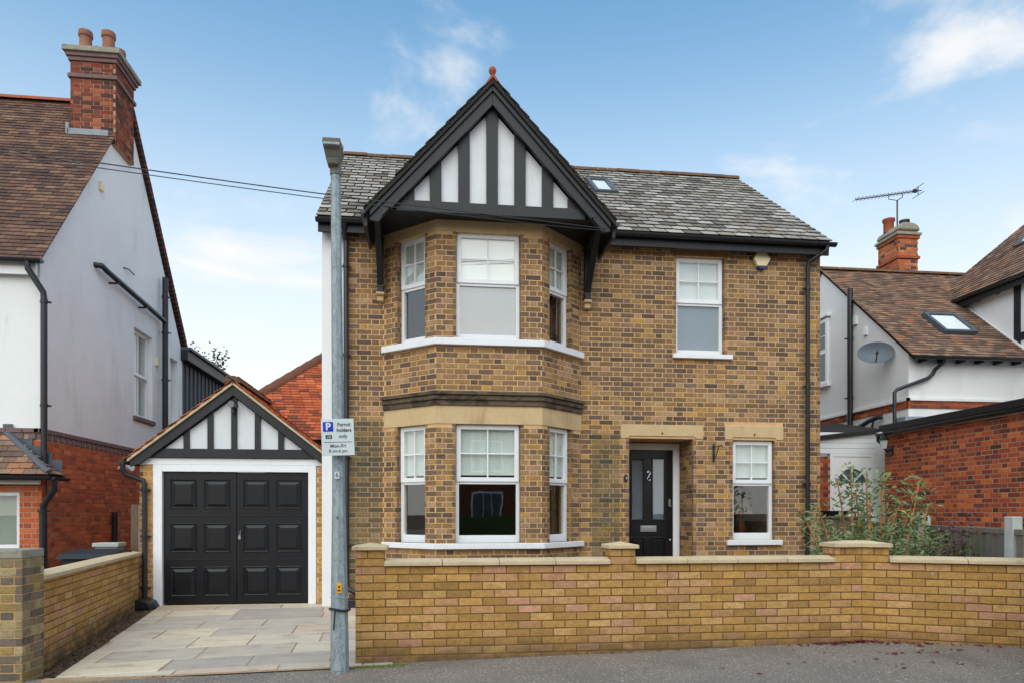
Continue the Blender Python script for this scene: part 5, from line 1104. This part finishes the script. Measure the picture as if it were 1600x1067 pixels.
gutter(RH, (wx - .06, 8.6, wz - .03), (wx - .06, 14.6, wz - .03), .055); MB().box(wx - .01, wx + .03, 8.6, 14.55, wz - .2, wz - .05).build('wing_fascia', 'blackp', RH)
for k in range(12): MB().box(wx, WX, 8.8 + k * .5, 8.88 + k * .5, wz - .16, wz - .07).build('rafter_end', 'blackp', RH)
roof_window(RH, rhb, Vector((wx, 13.6, wz)) + Sw * 1.2, (0, -1, 0), Sw, .7, .8, z=.04)
MB().prism([(11.79, 14.45, 6.04), (11.84, 14.45, 6.04), (11.84, 12.5, 4.42), (11.79, 12.5, 4.42)], (0, .02, .14)).build('valley_flashing', 'render', RH)
# chimney and aerial
rc = chimney(RH, 11.19, 11.71, 15.55, 16.3, 6.9, 8.12, [(7.45, .07, .035, 'terra'), (7.93, .08, .03, 'terra'), (8.01, .06, .06, 'oldcap')], 'chimr', cap=60)
MB().prism([(11.15, 15.5, 8.12), (11.75, 15.5, 8.12), (11.68, 15.5, 8.26), (11.55, 15.5, 8.31), (11.3, 15.5, 8.31), (11.2, 15.5, 8.24)], (0, .85, 0)).build('flaunching', 'oldcap', rc, base=rhb, bevel=.04)
MB().lathe([(.12, 0), (.12, .25), (.145, .28), (.145, .33), (.1, .33)], (11.3, 16.05, 8.25), 16).build('chimney_pot', 'terra', rc, base=rhb, smooth=True); MB().lathe([(.1, 0), (.1, .1), (.12, .12), (.12, .16), (.06, .16)], (11.5, 15.75, 8.28), 14).build('cowl', 'blackpl', rc, base=rhb, smooth=True)
t = thing('tv_aerial', (11.45, 15.9, 8.2), 'yagi television aerial on a short mast above the red brick chimney', 'aerial')
bm0, bm1 = Vector((10.33, 15.9, 8.95)), Vector((12.06, 15.9, 9.27))
MB().tube([(11.42, 15.9, 8.2), (11.42, 15.9, 9.0)], .018, 8).build('mast', 'steel', t); MB().tube([bm0, bm1], .012, 6).build('boom', 'steel', t)
for k in range(17):
    p = bm0.lerp(bm1, k / 18.0); MB().tube([p + Vector((0, -.13, .0)), p + Vector((0, .13, 0))], .006, 5).tube([p - Vector((0, 0, .01)), p + Vector((0, 0, .05))], .007, 5).build('director', 'steel', t)
p = bm0.lerp(bm1, .95); MB().tube([p + Vector((0, 0, -.11)), p + Vector((0, 0, .11))], .01, 5).tube([p + Vector((0, -.2, 0.1)), p + Vector((0, .2, .1))], .008, 5).tube([p + Vector((0, -.2, -.1)), p + Vector((0, .2, -.1))], .008, 5).build('reflector', 'steel', t)
p = bm0.lerp(bm1, .9); MB().box(p.x - .05, p.x + .05, p.y - .03, p.y + .03, p.z - .03, p.z + .05).build('dipole_box', 'blackpl', t, bevel=.01)
a, b = bm0.lerp(bm1, .50), bm0.lerp(bm1, .71); MB().tube([a, a - Vector((0, 0, .1)), Vector((11.42, 15.9, 8.99)), b - Vector((0, 0, .1)), b], .01, 6).build('cradle', 'steel', t)
# pipes, dish, vents on the gable
downpipe(RH, [(GXr - .08, 14.39, 6.28), (GXr - .08, 14.39, 2.4)], .06, [((GXr - .08, 14.39, z), 0) for z in (5.2, 3.9)], name='soil_pipe')
downpipe(RH, [(GXr - .03, 13.35, 3.35), (GXr - .1, 13.4, 3.35), (GXr - .12, 13.7, 3.3), (GXr - .1, 14.36, 3.12)], .05, name='waste_pipe'); MB().tube([(GXr - .1, 14.3, 3.2), (GXr - .25, 14.35, 3.22), (GXr - .25, 14.5, 3.1), (GXr - .08, 14.45, 2.95)], .03, 8).tube([(GXr - .1, 13.55, 3.28), (GXr - .12, 13.75, 2.75)], .02, 8).build('waste_branch', 'blackpl', RH, smooth=True)
for (y_, z_) in ((13.94, 5.24), (14.3, 5.56)): MB().box(GXr - .04, GXr + .01, y_ - .06, y_ + .06, z_ - .09, z_ + .09).build('wall_vent', 'white', RH, bevel=.01)
downpipe(RH, [(9.87, 12.37, 4.36), (9.87, 12.4, 4.28), (9.78, 12.52, 4.16), (9.76, 12.55, 4.08), (9.66, 12.55, 4.0), (9.0, 12.54, 3.76), (8.95, 12.54, 3.7), (8.95, 12.54, 2.95)], .036, [((8.95, 12.54, 3.45), 0)])
t = thing('satellite_dish', (9.28, 13.3, 4.5), 'dark grey oval satellite dish on the white gable wall', 'satellite dish')
nrmd = Vector((-.45, -.85, .28)).normalized(); c0 = Vector((9.0, 13.2, 4.58)); ax = Vector((0, 0, 1)).cross(nrmd).normalized(); ay = nrmd.cross(ax)
vs_ = []; fs = []
for i in range(6):
    rr_ = i / 5
    for k in range(24): a = k * math.pi / 12; vs_.append(c0 + ax * math.cos(a) * rr_ * .34 + ay * math.sin(a) * rr_ * .23 + nrmd * (.09 * rr_ * rr_))
for i in range(5):
    for k in range(24): fs.append((i * 24 + k, i * 24 + (k + 1) % 24, (i + 1) * 24 + (k + 1) % 24, (i + 1) * 24 + k))
nv_ = len(vs_); vs_ += [v - nrmd * .008 for v in vs_]; fs += [tuple(nv_ + i for i in reversed(f)) for f in fs] + [(120 + k, 120 + (k + 1) % 24, nv_ + 120 + (k + 1) % 24, nv_ + 120 + k) for k in range(24)]
MB().add(vs_, fs).build('dish', 'dish', t, smooth=True)
lnb = c0 + nrmd * .36 - ay * .12; MB().tube([c0 - ay * .2 + nrmd * .05, lnb], .012, 6).tube([lnb, lnb - nrmd * .09], .025, 8).build('feed_arm', 'steel', t); MB().tube([c0 - nrmd * .01, c0 - nrmd * .05 - Vector((0, 0, .05)), Vector((9.29, 13.3, 4.5))], .022, 8).build('wall_mount', 'steel', t)
# porch with white door
frd = Fr(0, 13.0, 0)
mb = MB(); mb.fbox(frd, 7.2, 7.905, -.2, 0, -.1, 2.5); mb.build('porch_wall', 'mortar_r', RH)
pw0 = [o for o in col.objects if o.parent == RH and o.name.startswith('porch_wall')][-1]
place_bricks(lay(Fr(7.2, 12.99, 0), .705, -.1, 2.5, pal='redmix'), pw0, 'red', cap=60, base=rhb)
MB().fbox(frd, 8.83, 9.3, -.2, 0, -.1, 3.0).build('porch_return', 'render', RH)
mb = MB(); mb.fbox(frd, 7.905, 7.96, -.1, .012, .1, 2.56); mb.fbox(frd, 8.77, 8.83, -.1, .012, .1, 2.56); mb.fbox(frd, 7.96, 8.77, -.1, .0115, 2.50, 2.56); mb.build('door_frame', 'white', RH, bevel=.004)
pd = MB().fbox(frd, 7.96, 8.77, -.06, 0, .15, 2.50).build('porch_door', 'white', RH, bevel=.003)
dcx, dcz, dr_ = 8.365, 1.97, .3
for k in range(4):
    a0, a1 = math.pi * k / 4 + .07, math.pi * (k + 1) / 4 - .07; n = 6
    poly = [(dcx + .05 * math.cos((a0 + a1) / 2), 12.994, dcz + .05 * math.sin((a0 + a1) / 2))] + [(dcx + dr_ * math.cos(a0 + (a1 - a0) * i / n), 12.994, dcz + dr_ * math.sin(a0 + (a1 - a0) * i / n)) for i in range(n + 1)]
    MB().prism(poly, (0, .004, 0)).build('fanlight_pane', bpy.data.materials['dark_reflective_glass'], pd, base=rhb)
for (a, b) in ((8.03, 8.33), (8.4, 8.70)): MB().fbox(frd, a, b, 0, .006, 1.84, 1.86).fbox(frd, a, b, 0, .006, .5, .52).fbox(frd, a, a + .02, 0, .006, .52, 1.84).fbox(frd, b - .02, b, 0, .006, .52, 1.84).build('panel_bead', 'white', pd, base=rhb)
for k in range(4): MB().fbox(frd, 7.2, 8.86, -.06, .012 + .002 * (k % 2), 2.562 + k * .105, 2.562 + k * .105 + .1).build('porch_board', 'white', RH, bevel=.003)
MB().prism([(7.1, 12.9, 2.75), (8.9, 12.9, 2.99), (8.9, 12.9, 3.05), (7.1, 12.9, 2.82)], (0, 1.5, .3)).build('porch_roof', 'roofdark', RH)
# red brick flat-roofed extension
XE, EYF = 8.72, 12.5
fre = Fr(XE, EYF, R(-90)); LE = 6.0
mb = MB(); grid_wall(mb, fre, LE, -.1, 2.86, [], .25, N8); mb.box(XE + .01, 12, EYF - LE, EYF - LE + .25, -.1, 2.86); mb.box(XE + .01, 9.3, EYF - .22, EYF, -.1, 2.86); exw = mb.build('extension_wall', 'mortar_r', RH)
place_bricks(lay(fre, LE, -.1, 2.86, pal='redmix') + lay(Fr(9.3, EYF, R(180)), .58, -.1, 2.86, pal='redmix'), exw, 'red', cap=200, base=rhb)
MB().box(XE - .12, 12, EYF - LE - .1, EYF + .02, 2.94, 3.06).build('flat_roof', 'blackpl', RH, bevel=.01); MB().box(XE - .05, 12, EYF - LE, EYF, 2.86, 2.94).build('white_fascia', 'white', RH)
gutter(RH, (XE - .1, EYF - LE, 2.93), (XE - .1, EYF + .08, 2.90), .05); downpipe(RH, [(XE - .1, EYF + .05, 2.87), (XE - .1, EYF + .05, 2.78), (XE + .05, EYF + .1, 2.7)], .036)
MB().box(9.0, 9.6, 12.3, 12.58, 3.06, 3.22).build('upstand', 'lead', RH, bevel=.01)
t = thing('wall_lantern', (8.66, 12.42, 2.6), 'black carriage lantern on the corner of the red brick extension', 'lantern')
MB().tube([(8.71, 12.3, 2.58), (8.62, 12.3, 2.55), (8.57, 12.3, 2.62)], .02, 8).box(8.69, 8.72, 12.24, 12.36, 2.48, 2.66).build('lantern_arm', 'blackpl', t); MB().lathe([(.05, 0), (.075, .15), (.08, .16)], (8.56, 12.3, 2.6), 6).build('lantern_glass', 'signw', t); MB().lathe([(.1, .16), (.09, .18), (.03, .26), (.01, .29)], (8.56, 12.3, 2.6), 6).build('lantern_cap', 'blackpl', t)

# ------------------------------------------------------------------ fence and plants on the right
t = thing('boundary_fence', (6.3, 8.2, 0), 'weathered grey board fence with concrete posts beside the red brick extension', 'fence')
fp = [Vector((5.3, 4.4)), Vector((5.8, 6.34)), Vector((6.61, 8.66)), Vector((7.42, 10.98)), Vector((8.0, 12.9))]
fp[0] = fp[1] - (fp[2] - fp[1])
for i, q in enumerate(fp): MB().box(q.x - .055, q.x + .055, q.y - .055, q.y + .055, -.1, 1.36).build('post', 'concpost', t, bevel=.01)
for i in range(len(fp) - 1):
    a, b = fp[i], fp[i + 1]; d = (b - a); L = d.length; fr = Fr(a.x, a.y, math.atan2(d.y, d.x)); frn = Fr(b.x, b.y, math.atan2(-d.y, -d.x))
    MB().fbox(frn, .06, L - .06, -.035, .02, 1.18, 1.235).build('rail', 'fence', t, bevel=.004)
    u = .06
    while u < L - .07:
        w = min(.14, L - .06 - u); MB().fbox(frn, u, u + w - .004, -.02 + .012 * (int(round(u / .14)) % 2), -.002 + .012 * (int(round(u / .14)) % 2), -.05, 1.18 - .006 * (int(round(u / .14)) % 3)).build('board', 'fence', t)
        u += .14
MB().box(6.6, 7.6, 11.42, 11.5, -.1, 1.3).box(6.55, 7.65, 11.38, 11.52, 1.3, 1.335).build('return_panel', 'brownwood', t)
pt = thing('plant_tray', (7.05, 11.45, 1.335), 'shallow black plastic plant tray on top of the brown fence panel', 'tray')
mb = MB(); mb.add([(6.9, 11.38, 1.337), (7.2, 11.38, 1.337), (7.2, 11.52, 1.337), (6.9, 11.52, 1.337), (6.84, 11.32, 1.43), (7.26, 11.32, 1.43), (7.26, 11.58, 1.43), (6.84, 11.58, 1.43)], [(0, 3, 2, 1), (0, 1, 5, 4), (1, 2, 6, 5), (2, 3, 7, 6), (3, 0, 4, 7), (4, 5, 6, 7)]).build('tray', 'blackpl', pt, bevel=.008)
rnd = random.Random(9)
t = thing('leafy_shrub', (5.5, 8.2, .05), 'straggly green shrub with cut orange canes behind the corner pier', 'shrub')
canes = [[(5.16, 8.65, .8), (4.98, 8.74, 1.3)], [(4.64, 7.57, .9), (4.41, 7.49, 1.47)], [(5.39, 8.5, 1.11), (5.3, 8.55, 1.84)], [(5.36, 8.3, .92), (5.31, 8.27, 1.92)], [(5.43, 8.23, 1.0), (5.36, 8.25, 1.68)], [(5.49, 8.2, 1.04), (5.43, 8.13, 1.89)], [(5.43, 8.02, .91), (5.38, 8.0, 1.56)], [(5.76, 8.37, .89), (5.9, 8.47, 1.9)], [(6.0, 8.64, .98), (5.99, 8.65, 1.78)], [(5.62, 8.03, 1.05), (5.79, 7.99, 1.54)], [(5.5, 7.54, .87), (5.62, 7.45, 1.73)], [(5.79, 8.06, 1.0), (5.92, 8.02, 1.4)], [(6.0, 7.96, 1.01), (6.18, 8.03, 1.5)], [(6.27, 8.13, .85), (6.21, 8.14, 1.12)]]
anch = []
for b, tp in canes:
    b, tp = Vector(b), Vector(tp); d = tp - b; base_ = b - d * ((b.z - .1) / max(d.z, .2)) if b.z > .1 else b
    MB().tube([base_, b, tp], .012, 7, r2=.009).build('cane', 'cane', t)
    for s_ in [.45, .6, .72, .82, .92, 1.0]: anch.append(base_.lerp(tp, s_))
mb = MB(); leaf_cloud(mb, [a for a in anch], 1200, .10, .06, rnd, aspect=.32); low = [Vector((rnd.uniform(4.6, 6.35), rnd.uniform(7.4, 8.5), rnd.uniform(.7, 1.1))) for _ in range(60)]; leaf_cloud(mb, low, 2200, .085, .085, rnd, aspect=.3); mb.build('foliage', 'leaf', t)
mb = MB(); leaf_cloud(mb, anch[20:60], 40, .09, .05, rnd, aspect=.5); mb.build('yellowing_leaves', 'leafy', t)
mb = MB()
for q in low[:40]: mb.tube([(q.x + rnd.uniform(-.1, .1), q.y, .05), (q.x, q.y, q.z * .6), q], .006, 5)
mb.build('stems', 'deadp', t)
for nm, lab, mk, c, h, n, sp in (('dry_grass', 'tuft of dry brown stalks behind the garden wall', 'deadp', (5.93, 7.6, .05), 1.1, 70, .2), ('purple_plant', 'dying purple-leaved perennial by the fence', 'purple', (5.80, 7.08, .05), 1.22, 40, .14), ('grass_clump', 'thin green grass clump against the fence', 'hedge', (5.62, 6.72, .05), 1.08, 60, .12)):
    t = thing(nm, c, lab, 'plant'); mb = MB(); tips = []
    for _ in range(n):
        a = rnd.uniform(0, 6.28); r_ = rnd.random() * sp; hh = h * rnd.uniform(.6, 1.05); b0 = Vector((c[0] + r_ * .4 * math.cos(a), c[1] + r_ * .4 * math.sin(a), c[2])); b1 = Vector((c[0] + r_ * 1.4 * math.cos(a), c[1] + r_ * 1.4 * math.sin(a), c[2] + hh)); mb.tube([b0, b0.lerp(b1, .5) + Vector((0, 0, .05)), b1], .005, 4, r2=.002); tips.append(b1); tips.append(b0.lerp(b1, .7))
    mb.build('stalks', 'deadp' if nm != 'grass_clump' else 'hedge', t)
    if nm == 'purple_plant': mb = MB(); leaf_cloud(mb, tips, 260, .06, .05, rnd, aspect=.6); mb.build('leaves', 'purple', t)
mb = MB()
for _ in range(700):
    t_ = rnd.random(); y = 7.6 + rnd.uniform(-.9, .6); x = min(5.55 + rnd.gauss(0, .3), 6.2 + (y - 7.7) * .35); leaf_cloud(mb, [(x, y, rnd.uniform(.12, .75))], 1, .09, .02, rnd)
gc = mb.build('ground_cover', 'leaf'); tag(gc, 'low grey-green ground cover behind the garden wall', kind='stuff')
# fallen leaves and moss on the pavement
mb = MB()
def fallen(x, y, s):
    z = gz(x) + .004; a = rnd.uniform(0, 6.28); d = Vector((math.cos(a), math.sin(a), 0)) * s; w = Vector((-d.y, d.x, 0)) * .5; c = Vector((x, y, z)); h = lambda: Vector((0, 0, rnd.uniform(.002, .014)))
    mb.add([c - d + h(), c + w + h(), c + d + h(), c - w + h(), c + Vector((0, 0, .003))], [(0, 1, 4), (1, 2, 4), (2, 3, 4), (3, 0, 4)])
for _ in range(110): x = rnd.gauss(4.2, .28); fallen(x, (6.57 if x < 4.36 else 6.57 - (x - 4.36) * .5) - abs(rnd.gauss(0, .05)), rnd.uniform(.018, .042))
for _ in range(46): x = rnd.uniform(-.2, 3.8) if rnd.random() < .5 else rnd.gauss(1.6, .5); fallen(x, 6.575 - abs(rnd.gauss(0, .02)), rnd.uniform(.008, .02))
for _ in range(30): x = rnd.uniform(4.4, 6.4); fallen(x, 6.56 - (x - 4.36) * .5 - abs(rnd.gauss(0, .03)), rnd.uniform(.01, .028))
for _ in range(45): x = rnd.gauss(4.6, .7); fallen(x, rnd.uniform(5.4, 6.4) - max(0, (x - 4.4) * .45), rnd.uniform(.015, .04))
for _ in range(14): x = rnd.uniform(-3, -.9); fallen(x, rnd.uniform(6.42, 6.5), rnd.uniform(.008, .016))
fl = mb.build('fallen_leaves', 'redleaf'); tag(fl, 'scattered dark red fallen leaves at the foot of the wall', kind='stuff')
mb = MB()
for _ in range(420):
    a = rnd.uniform(0, 6.28); r_ = rnd.random() ** .7; x = -.42 + .26 * r_ * math.cos(a); y = 6.49 + .075 * r_ * math.sin(a); q = rnd.uniform(.004, .012); z = gz(x) + .002
    mb.add([(x - q, y - q * .6, z), (x + q, y - q * .6, z), (x, y + q, z), (x + rnd.uniform(-.003, .003), y, z + rnd.uniform(.004, .012))], [(0, 1, 3), (1, 2, 3), (2, 0, 3)])
ms = mb.build('moss', 'moss'); tag(ms, 'green moss patch on the asphalt beside the lamp post', kind='stuff')
# tree far behind, between the left house and the main house
t = thing('background_tree', (-8.2, 27, 0), 'sparse dark tree rising behind the dark-clad extension', 'tree')
MB().tube([(-8.2, 27, -.2), (-8.3, 27, 3), (-8.1, 27.1, 6.2)], .2, 8, r2=.06).build('trunk', 'bark', t); cl_p = []
mb = MB()
for k in range(16):
    b = Vector((-8.2, 27, rnd.uniform(3.5, 6.2))); e = Vector((-8.2 + rnd.uniform(-1.6, 1.1), 27 + rnd.uniform(-1, 1), rnd.uniform(5.2, 7.4) - .0)); mb.tube([b, b.lerp(e, .5) + Vector((0, 0, .1)), e], .05, 5, r2=.01); cl_p += [b.lerp(e, f) for f in (.5, .7, .85, 1.0)]
mb.build('branches', 'bark', t); mb = MB(); leaf_cloud(mb, cl_p, 2600, .14, .2, rnd, aspect=.6); mb.build('crown', 'treeleaf', t)

# ------------------------------------------------------------------ houses and hedge across the street (seen in the window reflections)
t = thing('opposite_house', (1.5, -14, 0), 'red brick house with white windows across the street', 'house')
mb = MB(); mb.box(-9, 12, -19, -14, -.3, 5.4); mb.build('wall', mat('opposite_brick', (120, 72, 54), .9, .2, (6, 6, 12), .2, 60, .2), t)
MB().prism([(-9.3, -13.7, 5.4), (-9.3, -19.3, 5.4), (-9.3, -16.5, 8.6)], (21.6, 0, 0)).build('roof', mat('opposite_tiles', (96, 74, 66), .9, .2, (6, 6, 12), .2, 60, .2), t)
MB().box(-3.2, -2.2, -16.9, -16.1, 7.5, 10).build('chimney', 'terra', t, bevel=.02)
for k, x in enumerate((-7.5, -4.5, -1.2, 2.2, 5.2, 8.6)):
    for z in (.9, 3.4):
        o = MB().box(x, x + 1.5, -14.0, -13.93, z, z + 1.5).build('window', 'white', t, bevel=.01); 
        for j in range(3): MB().box(x + .08 + j * .46, x + .5 + j * .46, -13.93, -13.925, z + .1, z + 1.4).build('pane', bpy.data.materials['dark_reflective_glass'], o)
t = thing('hedge', (1.5, -9.6, 0), 'clipped green hedge across the street', 'hedge')
mb = MB(); mb.box(-9, 12, -10.1, -9.3, -.3, 1.25); mb.build('hedge_core', 'hedge', t); mb = MB()
pts = [(rnd.uniform(-9, 12), -9.3, rnd.uniform(0, 1.3)) for _ in range(500)]; leaf_cloud(mb, pts, 3000, .1, .06, rnd, aspect=.6); mb.build('hedge_leaves', 'hedge', t)
